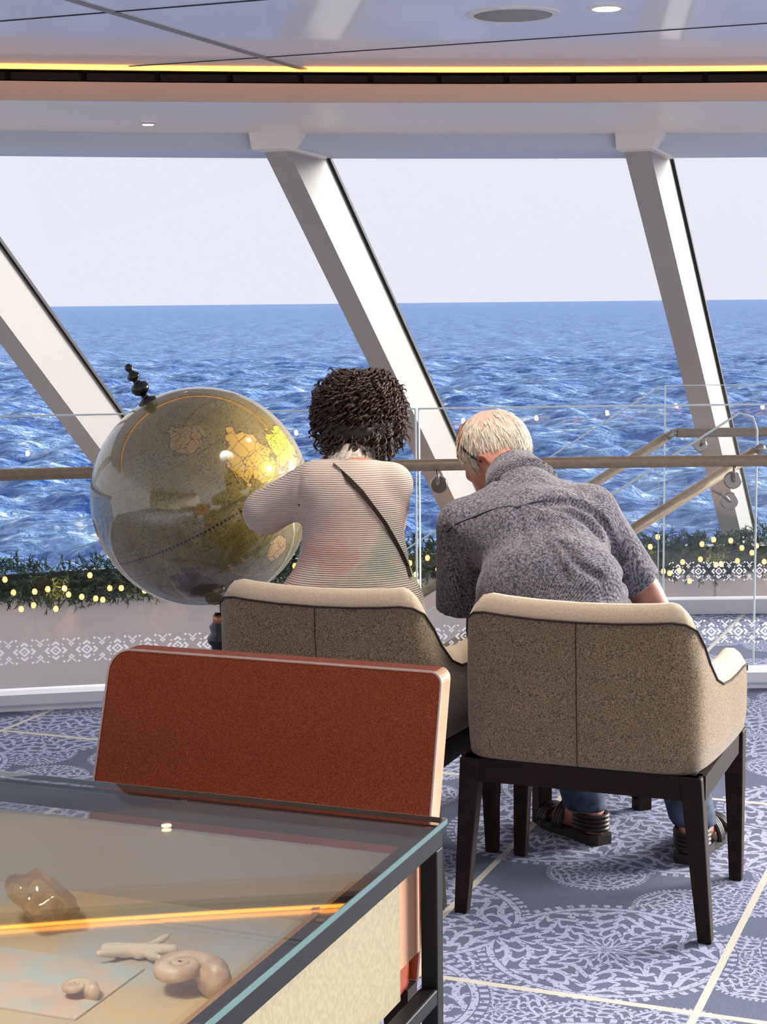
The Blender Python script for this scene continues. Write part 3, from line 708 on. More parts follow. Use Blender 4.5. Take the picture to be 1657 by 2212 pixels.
# ------------------------------------------------------------------ rust leather chair at the table
def rust_chair():
    g = G('rust_leather'); n1 = g.noise(420, None, 2, 0.6); n2 = g.noise(5, None, 4)
    c = g.ramp(n1, [(0.35, (0.13, 0.013, 0.0025)), (0.52, (0.26, 0.035, 0.005)), (0.72, (0.41, 0.10, 0.018))]); c = g.mix(g.math('MULTIPLY', n2, 0.4), c, (0.26, 0.045, 0.010))
    g.l(c, g.b.inputs['Base Color']); g.set(Roughness=0.55, Specular_IOR_Level=0.35); g.bump(n1, 0.2, 0.001)
    side = M('tan_leather_side', (0.55, 0.33, 0.20), 0.5, noise=(9, (0.44, 0.24, 0.13), 4, 0.35, 0.65))
    a = WZ(235, 1402, 0.885); b = WZ(957, 1452, 0.885); v0 = (a[1] + b[1]) / 2; u0, u1 = a[0], b[0]
    t = thing('dining_chair', ((u0 + u1) / 2, v0 - 0.3, 0), 'rust red leather dining chair pushed up to the glass display table', 'chair')
    lean = 0.28; zb, ztop = 0.40, 0.885; th = 0.055; R = 0.04
    prof = [(u0 - 0.012, zb)]
    for k in range(7):
        an = math.pi - k * math.pi / 12; prof.append((u0 + R + R * math.cos(an), ztop - R + R * math.sin(an)))
    for k in range(7):
        an = math.pi / 2 - k * math.pi / 12; prof.append((u1 - R * 0.5 + R * 0.5 * math.cos(an), ztop - R * 0.5 + R * 0.5 * math.sin(an)))
    prof.append((u1 + 0.002, zb))
    n = len(prof); yf = lambda z: v0 - lean * (ztop - z)
    V = [(x, yf(z), z) for x, z in prof] + [(x, yf(z) + th, z) for x, z in prof]
    F = [tuple(range(n)), tuple(range(2 * n - 1, n - 1, -1))] + [(i, (i + 1) % n, n + (i + 1) % n, n + i)[::-1] for i in range(n)]
    o = mk('backrest', V, F, [g.m, side], t)
    o.data.polygons.foreach_set('material_index', [0, 0] + [1 if 9 <= i < n - 1 else 0 for i in range(n)])
    bv = o.modifiers.new('bevel', 'BEVEL'); bv.width = 0.006; bv.segments = 2; bv.limit_method = 'ANGLE'
    MB().tube([(x, yf(z) + 0.001, z) for x, z in prof], 0.0022, 6).build('piping', M('rust_piping', (0.62, 0.45, 0.38), 0.45), o, smooth=True)
    rbox(u0 + 0.01, u1 - 0.01, v0 - 0.54, v0 - 0.12, 0.38, 0.46).build('seat', g.m, t, bevel=0.02)
    for x in (u0 + 0.03, u1 - 0.03):
        for y in (v0 - 0.53, v0 - 0.13):
            def sq(w, z): return [(x - w, y - w, z), (x + w, y - w, z), (x + w, y + w, z), (x - w, y + w, z)]
            MB().hexa(sq(0.015, 0) + sq(0.022, 0.39)).build('leg', MT['darkwood'], t)
rust_chair()

# ------------------------------------------------------------------ glass display table
def display_table():
    ur, vf = -0.815, 2.293; ul, vn = -2.05, 0.95; z = 0.75
    t = thing('display_table', ((ur + ul) / 2, (vf + vn) / 2, 0), 'glass topped display table with black metal frame in the foreground', 'table')
    w = 0.026
    tg = glass_mat('table_glass', (0.93, 0.94, 0.93), 0.10, 0.015)
    rbox(ul - 0.004, ur + 0.004, vn, vf + 0.004, z - 0.010, z).build('glass_top', tg, t)
    ge = M('table_glass_edge', (0.10, 0.17, 0.17), 0.2)
    rbox(ur + 0.004, ur + 0.0055, vn, vf + 0.0055, z - 0.009, z - 0.001).build('glass_edge', ge, t)
    rbox(ul, ur + 0.004, vf + 0.004, vf + 0.0055, z - 0.009, z - 0.001).build('glass_edge', ge, t)
    for (x0, x1, y0, y1) in ((ur - w, ur, vn, vf), (ul, ul + w, vn, vf), (ul + w, ur - w, vf - w, vf), (ul + w, ur - w, vn, vn + w)):
        rbox(x0, x1, y0, y1, z - 0.042, z - 0.011).build('top_rail', MT['blackmetal'], t, bevel=0.002)
    for x in (ul, ur - w):
        for y in (vn, vf - w): rbox(x, x + w, y, y + w, 0, z - 0.042).build('leg', MT['blackmetal'], t, bevel=0.002)
    rbox(ur - w, ur, vn + w, vf - w, 0.475, 0.50).build('stretcher', MT['blackmetal'], t, bevel=0.003)
    rbox(ul, ul + w, vn + w, vf - w, 0.475, 0.50).build('stretcher', MT['blackmetal'], t, bevel=0.003)
    cream = M('cream_panel', (0.30, 0.26, 0.165), 0.6, noise=(120, (0.26, 0.22, 0.14), 1, 0.4, 0.6)); pink = M('tan_panel', (0.44, 0.24, 0.14), 0.6)
    rbox(ur - 0.048, ur - 0.036, vn + 0.05, vf - 0.085, 0.50, z - 0.043).build('case_side', cream, t)
    rbox(ur - 0.048, ur - 0.036, vf - 0.085, vf - 0.004, 0.545, z - 0.043).build('corner_panel', pink, t)
    rbox(ul + 0.062, ul + 0.075, vn + 0.05, vf - 0.05, 0.515, z - 0.045).build('case_side', cream, t)
    rbox(ul + 0.075, ur - 0.048, vf - 0.062, vf - 0.05, 0.545, z - 0.045).build('case_back', M('grey_lining', (0.50, 0.47, 0.43), 0.7), t)
    g = G('case_lining'); n1 = g.noise(2.3, None, 3, 0.5, 0.3)
    c = g.ramp(n1, [(0.35, (0.50, 0.44, 0.34)), (0.5, (0.72, 0.55, 0.30)), (0.62, (0.58, 0.58, 0.54)), (0.75, (0.70, 0.50, 0.36))], 'EASE')
    g.l(c, g.b.inputs['Base Color']); g.set(Roughness=0.7)
    rbox(ul + 0.075, ur - 0.048, vn + 0.05, vf - 0.062, 0.575, 0.59).build('case_floor', g.m, t)
    rbox(ur - 0.12, ur - 0.105, vn + 0.05, vf - 0.062, 0.59, 0.66).build('inner_rail', pink, t)
    # small pads between frame and glass
    for (x, y) in ((ur - 0.013, vf - 0.02), (ur - 0.42, vf - 0.013), (ur - 0.75, vf - 0.013), (ur - 0.013, vf - 0.42), (ur - 0.013, vf - 0.75)):
        MB().lathe([(0.006, 0), (0.006, 0.002)], (x, y, z - 0.0115), 12).build('glass_pad', MT['clamp'], t)
    return 0.59
zc = display_table()
def lump(name, f, c, r, h, mat, label, cat):
    lo = np.array(c) - r; hi = np.array(c) + r
    n = np.ceil((hi - lo) / h).astype(int) + 1; g = np.stack(np.meshgrid(*[lo[i] + np.arange(n[i]) * h for i in range(3)], indexing='ij'), -1)
    V, Q = nets(f(g) + 1e-7, lo, h); V[:, 2] += zc + 0.0005 - V[:, 2].min()
    return mk(name, V, Q, mat, smooth=True, label=label, cat=cat)
def wob(p, s, a, ph=0): return a * np.sin(p[..., 0] * s + ph) * np.sin(p[..., 1] * s * 1.1 + 1 + ph) * np.sin(p[..., 2] * s * 0.9 + 2)
q = WZ(95, 2005, zc); c0 = np.array([q[0], q[1], zc + 0.035])
lump('amber_stone', lambda p: np.maximum(ell(c0, (0.060, 0.048, 0.038))(p) + wob(p, 90, 0.010), np.abs((p - c0) @ np.array([0.5, 0.4, 0.75])) - 0.026), c0, 0.08, 0.005, M('amber', (0.85, 0.62, 0.32), 0.08, 0.6, trans=0.8), 'clear amber stone lying in the display table on the left', 'stone')
q = WZ(300, 2075, zc); c1 = np.array([q[0], q[1], zc + 0.018])
lump('coral_piece', lambda p: union([cone(c1 + (-.05, 0, 0), c1 + (0.05, 0.01, 0.01), 0.010, 0.007), cone(c1, c1 + (0.02, 0.045, 0.012), 0.008, 0.005), cone(c1 + (-.02, 0, 0), c1 + (-.04, -.04, 0.01), 0.008, 0.005), cone(c1 + (0.02, 0, 0), c1 + (0.05, -.03, 0.012), 0.007, 0.004)], 0.008)(p), c1, 0.085, 0.004, M('coral', (0.82, 0.70, 0.55), 0.6), 'pale branching coral piece in the display table', 'coral')
q = WZ(395, 2150, zc)
def shell(c, R, mat, label):
    mb = MB(); V = []; n = 60; m = 10; c = np.array(c)
    for i in range(n + 1):
        a = i / n * 5.2 * math.pi; s = math.exp(-0.16 * a); ctr = c + np.array([R * s * math.cos(a), R * s * math.sin(a), R * 0.55 * (1 - s) + R * 0.42]); rr = R * 0.55 * s
        d = np.array([math.cos(a), math.sin(a), 0])
        for k in range(m):
            b = 2 * math.pi * k / m; V.append(ctr + d * rr * math.cos(b) + np.array([0, 0, rr * math.sin(b)]))
    F = [(i * m + k, i * m + (k + 1) % m, (i + 1) * m + (k + 1) % m, (i + 1) * m + k) for i in range(n) for k in range(m)] + [tuple(range(m - 1, -1, -1))]
    V = np.array(V); V[:, 2] += zc + 0.0005 - V[:, 2].min()
    return mk('sea_shell', V, F, mat, smooth=True, label=label, cat='shell')
pear = M('shell_pearl', (0.80, 0.66, 0.50), 0.35, noise=(40, (0.62, 0.42, 0.28), 2, 0.35, 0.65))
shell((q[0], q[1], zc), 0.045, pear, 'large spiral sea shell in the display table near its right edge')
q = WZ(165, 2160, zc); shell((q[0], q[1], zc), 0.022, pear, 'tiny spiral sea shell in the middle of the display table')
q = WZ(60, 2120, zc); rbox(q[0] - 0.13, q[0] + 0.13, q[1] - 0.09, q[1] + 0.09, zc + 0.0005, zc + 0.003).build('printed_card', M('card', (0.74, 0.55, 0.42), 0.7, noise=(14, (0.55, 0.62, 0.58), 3, 0.4, 0.6)), label='pinkish printed card lying in the display table', cat='card')

# ------------------------------------------------------------------ globe
def globe():
    YG = 5.4; C = W(434, 1073, YG); R = 0.348
    t = thing('floor_globe', (C[0], C[1], 0), 'large antique style floor globe in olive and ochre on a turned black stand', 'globe')
    pole = W(316, 852, YG) - C; pole += np.array(c2s((0, -0.05, 0))); ax = Vector(pole).normalized()
    n, m = 96, 48; V = []; F = []
    q = Vector((0, 0, 1)).rotation_difference(ax)
    for j in range(m + 1):
        a = math.pi * j / m
        for i in range(n):
            b = 2 * math.pi * i / n; V.append((R * math.sin(a) * math.cos(b), R * math.sin(a) * math.sin(b), R * math.cos(a)))
    F = [(j * n + i, (j + 1) * n + i, (j + 1) * n + (i + 1) % n, j * n + (i + 1) % n) for j in range(m) for i in range(n)]
    g = G('globe_map')
    # latitude / longitude in the globe's own frame
    nrm = g.n('ShaderNodeVectorMath', operation='NORMALIZE'); g.l(g.co, nrm.inputs[0]); d = nrm.outputs[0]
    s = g.n('ShaderNodeSeparateXYZ'); g.l(d, s.inputs[0])
    lat = g.math('ARCSINE', s.outputs[2]); lon = g.math('ARCTAN2', s.outputs[1], s.outputs[0])
    n1 = g.noise(3.2, d, 4, 0.55); fine = g.noise(60, d, 3, 0.7); mid = g.noise(9, d, 4, 0.6)
    ocean = g.ramp(n1, [(0.3, (0.15, 0.115, 0.03)), (0.5, (0.225, 0.18, 0.05)), (0.7, (0.19, 0.185, 0.07))])
    col = g.mix(g.ramp(fine, [(0.34, (1, 1, 1)), (0.46, (0, 0, 0))]), ocean, (0.05, 0.035, 0.012))
    inv = q.inverted()
    def land(px, py, size, color, col, ns=4.0, seed=0.0):
        hit = None; o = np.array([0, 0, HC]); v = c2s(ray(px, py)); b = v @ (o - C); a2 = v @ v; cc = (o - C) @ (o - C) - R * R; disc = b * b - a2 * cc
        tt = (-b - math.sqrt(max(disc, 0))) / a2; h = inv @ (Vector(o + v * tt) - Vector(C)).normalized()
        dt = g.n('ShaderNodeVectorMath', operation='DISTANCE'); g.l(d, dt.inputs[0]); dt.inputs[1].default_value = tuple(h)
        mp = g.n('ShaderNodeMapping'); g.l(d, mp.inputs[0]); mp.inputs['Location'].default_value = (seed, seed * 2, seed)
        dd = g.math('ADD', dt.outputs['Value'], g.math('MULTIPLY', g.math('SUBTRACT', g.noise(ns, mp.outputs[0], 5, 0.6), 0.5), size * 2.2))
        inside = g.math('LESS_THAN', dd, size); rim = g.math('MULTIPLY', inside, g.math('GREATER_THAN', dd, size * 0.93))
        vor = g.n('ShaderNodeTexVoronoi', feature='DISTANCE_TO_EDGE'); g.l(mp.outputs[0], vor.inputs['Vector']); vor.inputs['Scale'].default_value = 9
        c = g.mix(mid, color, (color[0] * 0.8, color[1] * 1.05, color[2]))
        c = g.mix(g.math('LESS_THAN', vor.outputs['Distance'], 0.018), c, (0.10, 0.05, 0.02))
        col = g.mix(inside, col, c); return g.mix(rim, col, (0.10, 0.05, 0.02))
    col = land(545, 985, 0.26, (0.58, 0.33, 0.06), col, 4, 1.3)
    col = land(610, 960, 0.20, (0.72, 0.56, 0.05), col, 5, 4.1)
    col = land(600, 1185, 0.13, (0.62, 0.36, 0.14), col, 6, 7.7)
    col = land(400, 945, 0.16, (0.36, 0.22, 0.07), col, 5, 2.2)
    col = land(420, 1265, 0.20, (0.10, 0.06, 0.03), col, 5, 9.4)
    def grid(x, step, w):
        dd = g.math('ABSOLUTE', g.math('SUBTRACT', g.math('FRACT', g.math('ADD', g.math('DIVIDE', x, step), 20.5)), 0.5)); return g.math('LESS_THAN', dd, w)
    gl = g.math('MAXIMUM', grid(lat, math.radians(15), 0.010), g.math('MULTIPLY', grid(lon, math.radians(15), 0.008), g.math('LESS_THAN', g.math('ABSOLUTE', lat), 1.35)))
    col = g.mix(g.math('MULTIPLY', gl, 0.75), col, (0.07, 0.045, 0.015))
    eq = g.math('MULTIPLY', g.math('LESS_THAN', g.math('ABSOLUTE', g.math('SUBTRACT', lat, -0.10)), 0.012), g.math('GREATER_THAN', g.math('SINE', g.math('MULTIPLY', lon, 160)), -0.3))
    col = g.mix(eq, col, (0.02, 0.015, 0.01))
    # lettering-like streaks along the parallels
    cv = g.n('ShaderNodeCombineXYZ'); g.l(g.math('MULTIPLY', lon, 26), cv.inputs[0]); g.l(g.math('MULTIPLY', lat, 60), cv.inputs[1])
    st = g.noise(1.0, cv.outputs[0], 2); st2 = g.math('MULTIPLY', g.math('GREATER_THAN', st, 0.60), g.math('GREATER_THAN', g.noise(3.0, d, 2), 0.52))
    col = g.mix(g.math('MULTIPLY', st2, 0.8), col, (0.05, 0.03, 0.012))
    g.l(col, g.b.inputs['Base Color']); g.set(Roughness=0.45, Specular_IOR_Level=0.4, Coat_Weight=1.0, Coat_Roughness=0.07, Coat_IOR=1.95)
    o = bpy.data.meshes.new('sphere'); o.from_pydata(V, [], F); o.polygons.foreach_set('use_smooth', [True] * len(F)); o.materials.append(g.m)
    ob = bpy.data.objects.new('sphere', o); COL.objects.link(ob); ob.parent = t; ob.location = (0, 0, C[2]); ob.rotation_euler = q.to_euler(); ROOT[ob] = ROOT[t]
    blk = M('black_lacquer', (0.006, 0.005, 0.005), 0.22, 0.6)
    tip = Vector(C) + ax * R
    MB().lathe([(0.03, -0.012), (0.030, 0.004), (0.012, 0.012), (0.010, 0.022), (0.024, 0.032), (0.030, 0.045), (0.026, 0.058), (0.012, 0.066), (0.010, 0.074), (0.020, 0.082), (0.021, 0.092), (0.012, 0.100), (0.007, 0.106), (0.012, 0.112), (0.013, 0.120), (0.008, 0.129), (0.001, 0.131)], tip, 20, tuple(ax)).build('finial', blk, t, smooth=True)
    # half meridian arm behind and below the globe, carried by the column
    B = W(478, 1330, YG); bx, by = B[0], B[1]
    low = Vector(C) - ax * (R + 0.02); end = Vector((bx, by, C[2] - R - 0.025))
    cen = Vector(C); a0 = (low - cen).normalized(); a1 = (end - cen).normalized()
    arcp = [cen + (a0.lerp(a1, k / 8)).normalized() * (R + 0.022) for k in range(9)]
    MB().tube(arcp, 0.014, 10).build('cradle_arm', blk, t, smooth=True)
    zc0 = C[2] - R - 0.02
    prof = [(0.16, 0.0), (0.165, 0.025), (0.13, 0.045), (0.05, 0.06), (0.032, 0.08), (0.045, 0.11), (0.05, 0.16), (0.036, 0.21), (0.03, 0.25)]
    z = 0.25
    while z < zc0 - 0.10:
        prof += [(0.034, z + 0.006), (0.046, z + 0.02), (0.046, z + 0.035), (0.034, z + 0.048)]; z += 0.052
    prof += [(0.04, zc0 - 0.05), (0.022, zc0 - 0.03), (0.022, zc0 - 0.005)]
    MB().lathe(prof, (bx, by, 0), 28).build('pedestal', blk, t, smooth=True)
    MB().lathe([(0.02, zc0 - 0.045), (0.028, zc0 - 0.040), (0.028, zc0 - 0.012), (0.02, zc0 - 0.008)], (bx, by, 0), 20).build('collar', M('copper_collar', (0.45, 0.2, 0.1), 0.3, metal=0.8), t, smooth=True)
    # lamp in the ceiling whose glint shows on the globe
    add_light('globe_lamp', 'SPOT', (C[0] + 3.35, C[1] + 1.05, 2.32), tuple(C + np.array(c2s((0.14, -0.1, 0.08)))), 650, (1.0, 0.78, 0.20), spot_size=math.radians(9), spot_blend=0.7, shadow_soft_size=0.05)
globe()

# ------------------------------------------------------------------ low braced table between the chairs and the railing
def low_table():
    A = np.array([-1.346, 4.645]); ab = np.array([0.24, 0.23]); ac = np.array([-0.23, 0.24]); B, Cc, D = A + ab, A + ac, A + ab + ac
    c = (A + D) / 2; t = thing('side_table', (c[0], c[1], 0), 'low dark wooden side table with diagonal braces half hidden behind the armchairs', 'table')
    e1, e2 = ab / np.linalg.norm(ab), ac / np.linalg.norm(ac)
    def sq(p, w, z): return [(*(p - e1 * w - e2 * w), z), (*(p + e1 * w - e2 * w), z), (*(p + e1 * w + e2 * w), z), (*(p - e1 * w + e2 * w), z)]
    for p in (A, B, Cc, D): MB().hexa(sq(p, 0.021, 0) + sq(p, 0.021, 0.43)).build('leg', MT['darkwood'], t)
    cc = (A + D) / 2; MB().hexa(sq(cc, 0.20, 0.43) + sq(cc, 0.20, 0.46)).build('table_top', MT['darkwood'], t, bevel=0.004)
    def brace(p0, p1):
        MB().tube([(*p0, 0.33), (*p1, 0.03)], 0.016, 4).build('brace', MT['darkwood'], t)
    brace(A + ab * 0.02, B); brace(A + ac * 0.02, Cc); brace(D, B); brace(D, Cc)
low_table()

# ------------------------------------------------------------------ people
skin = M('skin', (0.50, 0.27, 0.19), 0.5, noise=(14, (0.42, 0.19, 0.13), 4, 0.35, 0.65))
def axes(fwd, up=(0, 0, 1)):
    f = np.array(fwd, float); f /= np.linalg.norm(f); r = np.cross(f, up); r /= np.linalg.norm(r); u = np.cross(r, f); return np.stack([r, f, u], 1)   # columns: right, forward, up
def head_parts(c, A, s=1.0):
    L = lambda x, y, z: c + A @ (np.array([x, y, z]) * s)
    parts = [ell(c, np.array([0.074, 0.094, 0.094]) * s, A), ell(L(0, 0.030, -0.055), np.array([0.058, 0.066, 0.070]) * s, A),
             ell(L(0, 0.062, -0.100), np.array([0.030, 0.028, 0.024]) * s, A),
             cone(L(0, 0.090, -0.005), L(0, 0.112, -0.048), 0.010 * s, 0.014 * s), ell(L(0, 0.088, -0.078), np.array([0.026, 0.012, 0.010]) * s, A),
             ell(L(0, 0.085, 0.018), np.array([0.052, 0.014, 0.012]) * s, A)]
    ears = [ell(L(sx_ * 0.080, -0.010, -0.030), np.array([0.014, 0.025, 0.038]) * s, A) for sx_ in (-1, 1)]
    return parts, ears, L
def hand(w, d, pal, side):           # wrist, direction, palm normal; five bent fingers
    d = np.array(d, float); d /= np.linalg.norm(d); pal = np.array(pal, float); pal -= d * (pal @ d); pal /= np.linalg.norm(pal); lat = np.cross(d, pal) * side
    fs = [ell(w + d * 0.045, (0.038, 0.045, 0.018), np.stack([lat, d, pal], 1))]
    for k, (o, L) in enumerate(((-0.03, 0.062), (-0.010, 0.076), (0.010, 0.072), (0.029, 0.056))):
        b = w + d * 0.082 + lat * o; m1 = b + d * L * 0.5 + pal * 0.010; m2 = b + d * L * 0.85 + pal * 0.034
        fs.append(chain([b, m1, m2], [0.009, 0.0085, 0.0075]))
    b = w + d * 0.025 - lat * 0.034; fs.append(chain([b, b - lat * 0.022 + d * 0.026 + pal * 0.01, b - lat * 0.022 + d * 0.056 + pal * 0.02], [0.012, 0.010, 0.008]))
    return fs
def eyes(L, parent, s=1.0):
    for sx_ in (-1, 1):
        q = c2s(L(sx_ * 0.031, 0.083, 0.0)); b = MB().lathe([(0.001, -0.011), (0.008, -0.008), (0.011, 0), (0.008, 0.008), (0.001, 0.011)], tuple(q), 10)
        b.build('eye', M('eye_white', (0.75, 0.72, 0.68), 0.2), parent, smooth=True)

# ---- the woman
def woman():
    base = W(765, 1500, 4.5); t = thing('person', (base[0], base[1], 0), 'seated person with dark curly hair in a pale knitted cardigan with a thin cross strap', 'person')
    Y0 = 4.56
    shL, shR = P(682, 1048, Y0), P(846, 1046, Y0)
    elL, elR = P(574, 1106, Y0 + 0.06), P(836, 1130, Y0 + 0.30)
    hdL, hdR = P(712, 1000, Y0 + 0.36), P(790, 990, Y0 + 0.40)
    hc = P(776, 898, 4.69); A = axes((-0.30, 1, -0.05))
    parts, ears, L = head_parts(hc, A, 0.98)
    pel = P(764, 1440, 4.50); kneeL, kneeR = pel + (-0.12, 0.46, 0.03), pel + (0.10, 0.46, 0.03)
    ftL, ftR = np.array([kneeL[0], kneeL[1] - 0.02, 0.07]), np.array([kneeR[0], kneeR[1] - 0.02, 0.07])
    torso = [ell(P(762, 1095, Y0), (0.13, 0.095, 0.13)), ell(P(764, 1220, 4.54), (0.125, 0.095, 0.15)), ell(pel, (0.165, 0.13, 0.12)),
             chain([shL, P(764, 1030, Y0 + 0.01), shR], [0.04, 0.05, 0.04]), cone(P(765, 1020, Y0 + 0.02), P(772, 950, Y0 + 0.12), 0.05, 0.045)]
    limbs = [chain([shL, elL, hdL], [0.045, 0.038, 0.026]), chain([shR, elR, hdR], [0.045, 0.038, 0.026]),
             chain([pel + (-0.09, 0, 0), kneeL, ftL], [0.085, 0.06, 0.035]), chain([pel + (0.09, 0, 0), kneeR, ftR], [0.085, 0.06, 0.035]),
             cone(ftL + (0, -0.03, -0.03), ftL + (0, 0.15, -0.045), 0.032, 0.022), cone(ftR + (0, -0.03, -0.03), ftR + (0, 0.15, -0.045), 0.032, 0.022)]
    body = union(torso + limbs + parts, 0.03)
    fing = hand(hdL, (0.3, 0.1, 0.9), (0.8, 0.5, 0), 1) + hand(hdR, (-0.2, 0.1, 0.9), (-0.8, 0.5, 0), -1) + ears
    fg = union(fing, 0.008); bf = lambda p: smin(body(p), fg(p), 0.012)
    bo = sdf_obj('body', bf, P(500, 700, 4.75) * (1, 0, 0) + (0, 4.28, 0.0), np.array([P(930, 700, 4.7)[0], 5.22, 1.36]), 0.010, skin, t)
    eyes(L, bo)
    # cardigan
    g = G('cardigan_knit')
    z = g.n('ShaderNodeSeparateXYZ'); g.l(g.co, z.inputs[0])
    nn = g.noise(30, None, 2); rib = g.math('SINE', g.math('ADD', g.math('MULTIPLY', z.outputs[2], 1150.0), g.math('MULTIPLY', nn, 3.0)))
    pat = g.noise(5.5, None, 3, 0.5, 0.6); c = g.ramp(pat, [(0.36, (0.42, 0.45, 0.36)), (0.48, (0.66, 0.54, 0.46)), (0.58, (0.66, 0.40, 0.34)), (0.70, (0.60, 0.53, 0.44))])
    low = g.ramp(z.outputs[2], [(0.86, (1, 1, 1)), (1.0, (0, 0, 0))]); c = g.mix(low, (0.64, 0.53, 0.45), c)
    c = g.mix(g.ramp(rib, [(0.0, (0.42, 0.42, 0.42)), (0.5, (0, 0, 0))]), c, (0.24, 0.19, 0.16))
    g.l(c, g.b.inputs['Base Color']); g.set(Roughness=0.9, Specular_IOR_Level=0.1, Sheen_Weight=0.3); g.bump(rib, 0.5, 0.003)
    cw = [ell(P(763, 1098, Y0), (0.142, 0.11, 0.135)), ell(P(764, 1215, 4.54), (0.147, 0.112, 0.17)), ell(P(758, 1315, 4.53), (0.20, 0.14, 0.16)),
          chain([shL, P(764, 1040, Y0), shR], [0.052, 0.055, 0.050]), chain([shL, elL], [0.062, 0.060])]
    card = union(cw, 0.035)
    slR = chain([shR, elR, hdR + (elR - hdR) * 0.3], [0.056, 0.055, 0.045]); slL = chain([elL, hdL + (elL - hdL) * 0.3], [0.060, 0.045])
    card2 = lambda p: smin(smin(card(p), slR(p), 0.02), slL(p), 0.012)
    groove = chain([trace(card2, 648, 1030), trace(card2, 646, 1090), trace(card2, 636, 1140)], [0.004, 0.004, 0.006])
    card3 = carve(card2, groove, 0.01)
    neck = cone(P(766, 1000, Y0 + 0.03), P(771, 970, Y0 + 0.10), 0.055, 0.052)
    card4 = carve(card3, neck, 0.008)
    cut1 = cut(card4, P(760, 1370, 4.5), (0, 0, -1))
    co = sdf_obj('cardigan', cut1, P(490, 700, 4.75) * (1, 0, 0) + (0, 4.30, 0.60), np.array([P(940, 700, 4.7)[0], 5.05, 1.16]), 0.0075, g.m, t)
    MB().tube([c2s(trace(cut1, x, y)) for x, y in ((652, 1012), (648, 1040), (646, 1075), (643, 1110), (640, 1138))], 0.0018, 6).build('armhole_seam', M('seam_yarn', (0.35, 0.28, 0.23), 0.9), co, smooth=True)  # darker brown seam line sewn along the armhole
    # ribbed collar
    ca = Vector(c2s(P(760, 1020, Y0 + 0.035))); cb = Vector(c2s(P(763, 976, Y0 + 0.06))); dd = (cb - ca).normalized(); Lc = (cb - ca).length
    MB().lathe([(0.082, -0.012), (0.070, Lc * 0.4), (0.064, Lc), (0.055, Lc * 1.02), (0.055, Lc * 0.5), (0.058, 0)], tuple(ca), 30, tuple(dd)).build('collar', M('collar_knit', (0.62, 0.56, 0.47), 0.9, noise=(120, (0.42, 0.36, 0.30), 1, 0.4, 0.6)), co, smooth=True)
    # strap over the back
    line = [(706, 985), (725, 1003), (752, 1034), (780, 1062), (806, 1095), (832, 1130), (852, 1165), (868, 1195), (880, 1222), (886, 1245)]
    cs = [trace(cut1, x, y) for x, y in line]
    off = np.array([0, -0.004, 0.0]); V = []; F = []
    for i, p in enumerate(cs):
        tv = cs[min(i + 1, len(cs) - 1)] - cs[max(i - 1, 0)]; tv = tv / np.linalg.norm(tv); side = np.cross(tv, (0, 1, 0)); side /= np.linalg.norm(side); w = 0.007 if i < 4 else 0.0055
        V += [p - side * w + off, p + side * w + off, p + side * w + off * 2, p - side * w + off * 2]
    for i in range(len(cs) - 1):
        for k in range(4): F.append((4 * i + k, 4 * i + (k + 1) % 4, 4 * i + 4 + (k + 1) % 4, 4 * i + 4 + k))
    mk('bag_strap', c2s(np.array(V)), F, M('dark_strap', (0.03, 0.018, 0.012), 0.6), t, label='thin dark shoulder strap')
    trs = union([chain([pel + (-0.09, 0, 0), kneeL, ftL + (0, 0, 0.06)], [0.095, 0.072, 0.05]), chain([pel + (0.09, 0, 0), kneeR, ftR + (0, 0, 0.06)], [0.095, 0.072, 0.05]), ell(pel, (0.175, 0.135, 0.12))], 0.03)
    trs = cut(trs, (0, 0, 0.11), (0, 0, -1))
    sdf_obj('trousers', trs, pel + (-0.30, -0.20, -pel[2] + 0.05), pel + (0.28, 0.60, 0.14), 0.012, M('dark_trousers', (0.03, 0.035, 0.05), 0.8), t)
    # hair: base volume and curls
    hd = P(775, 877, 4.685)
    vol = union([ell(hd + (0, 0, 0.004), (0.099, 0.102, 0.094)), ell(hd + (-0.050, 0.0, -0.038), (0.068, 0.082, 0.062)), ell(hd + (0.050, 0.0, -0.036), (0.064, 0.082, 0.066)), ell(hd + (0.0, -0.068, -0.068), (0.092, 0.062, 0.046))], 0.03)
    face = ell(hd + A @ np.array([0, 0.12, -0.06]), (0.085, 0.10, 0.11)); volc = carve(vol, face, 0.01)
    lump_ = lambda p: volc(p) + 0.007 * np.sin(p[..., 0] * 130) * np.sin(p[..., 1] * 120) * np.sin(p[..., 2] * 140)
    hm = M('dark_curly_hair', (0.012, 0.007, 0.005), 0.5, 0.4, noise=(60, (0.012, 0.007, 0.005), 2, 0.35, 0.65)); hm2 = M('brown_curl', (0.038, 0.018, 0.009), 0.42, 0.5)
    ho = sdf_obj('hair', lump_, hd - 0.17, hd + 0.17, 0.007, hm, t)
    r = np.random.default_rng(5); mb = MB(); n = 0
    while n < 760:
        d = r.normal(size=3); d /= np.linalg.norm(d)
        if abs(d[2]) > 0.96: continue
        tt = 0.03; p = hd.copy()
        for _ in range(40):
            dist = float(volc((p)[None])[0])
            if dist > -0.002: break
            p = p + d * max(-dist * 0.8, 0.002)
        if float(face(p[None])[0]) < 0.02 and r.uniform() < 0.85: continue
        g0 = d * 0.5 + np.array([0, 0, -0.8]) * (0.4 + 0.6 * r.uniform()); g0 -= d * (g0 @ d) * 0.75; g0 /= np.linalg.norm(g0) + 1e-9
        s1 = np.cross(d, g0); Lh = r.uniform(0.035, 0.075); rad = r.uniform(0.005, 0.010); tw = r.uniform(1.4, 2.6) * 2 * math.pi; ph = r.uniform(0, 6.3); pts = []
        for k in range(13):
            a = k / 12; pts.append(p + g0 * Lh * a + d * (0.004 + 0.006 * a) + (s1 * math.cos(ph + tw * a) + d * math.sin(ph + tw * a)) * rad)
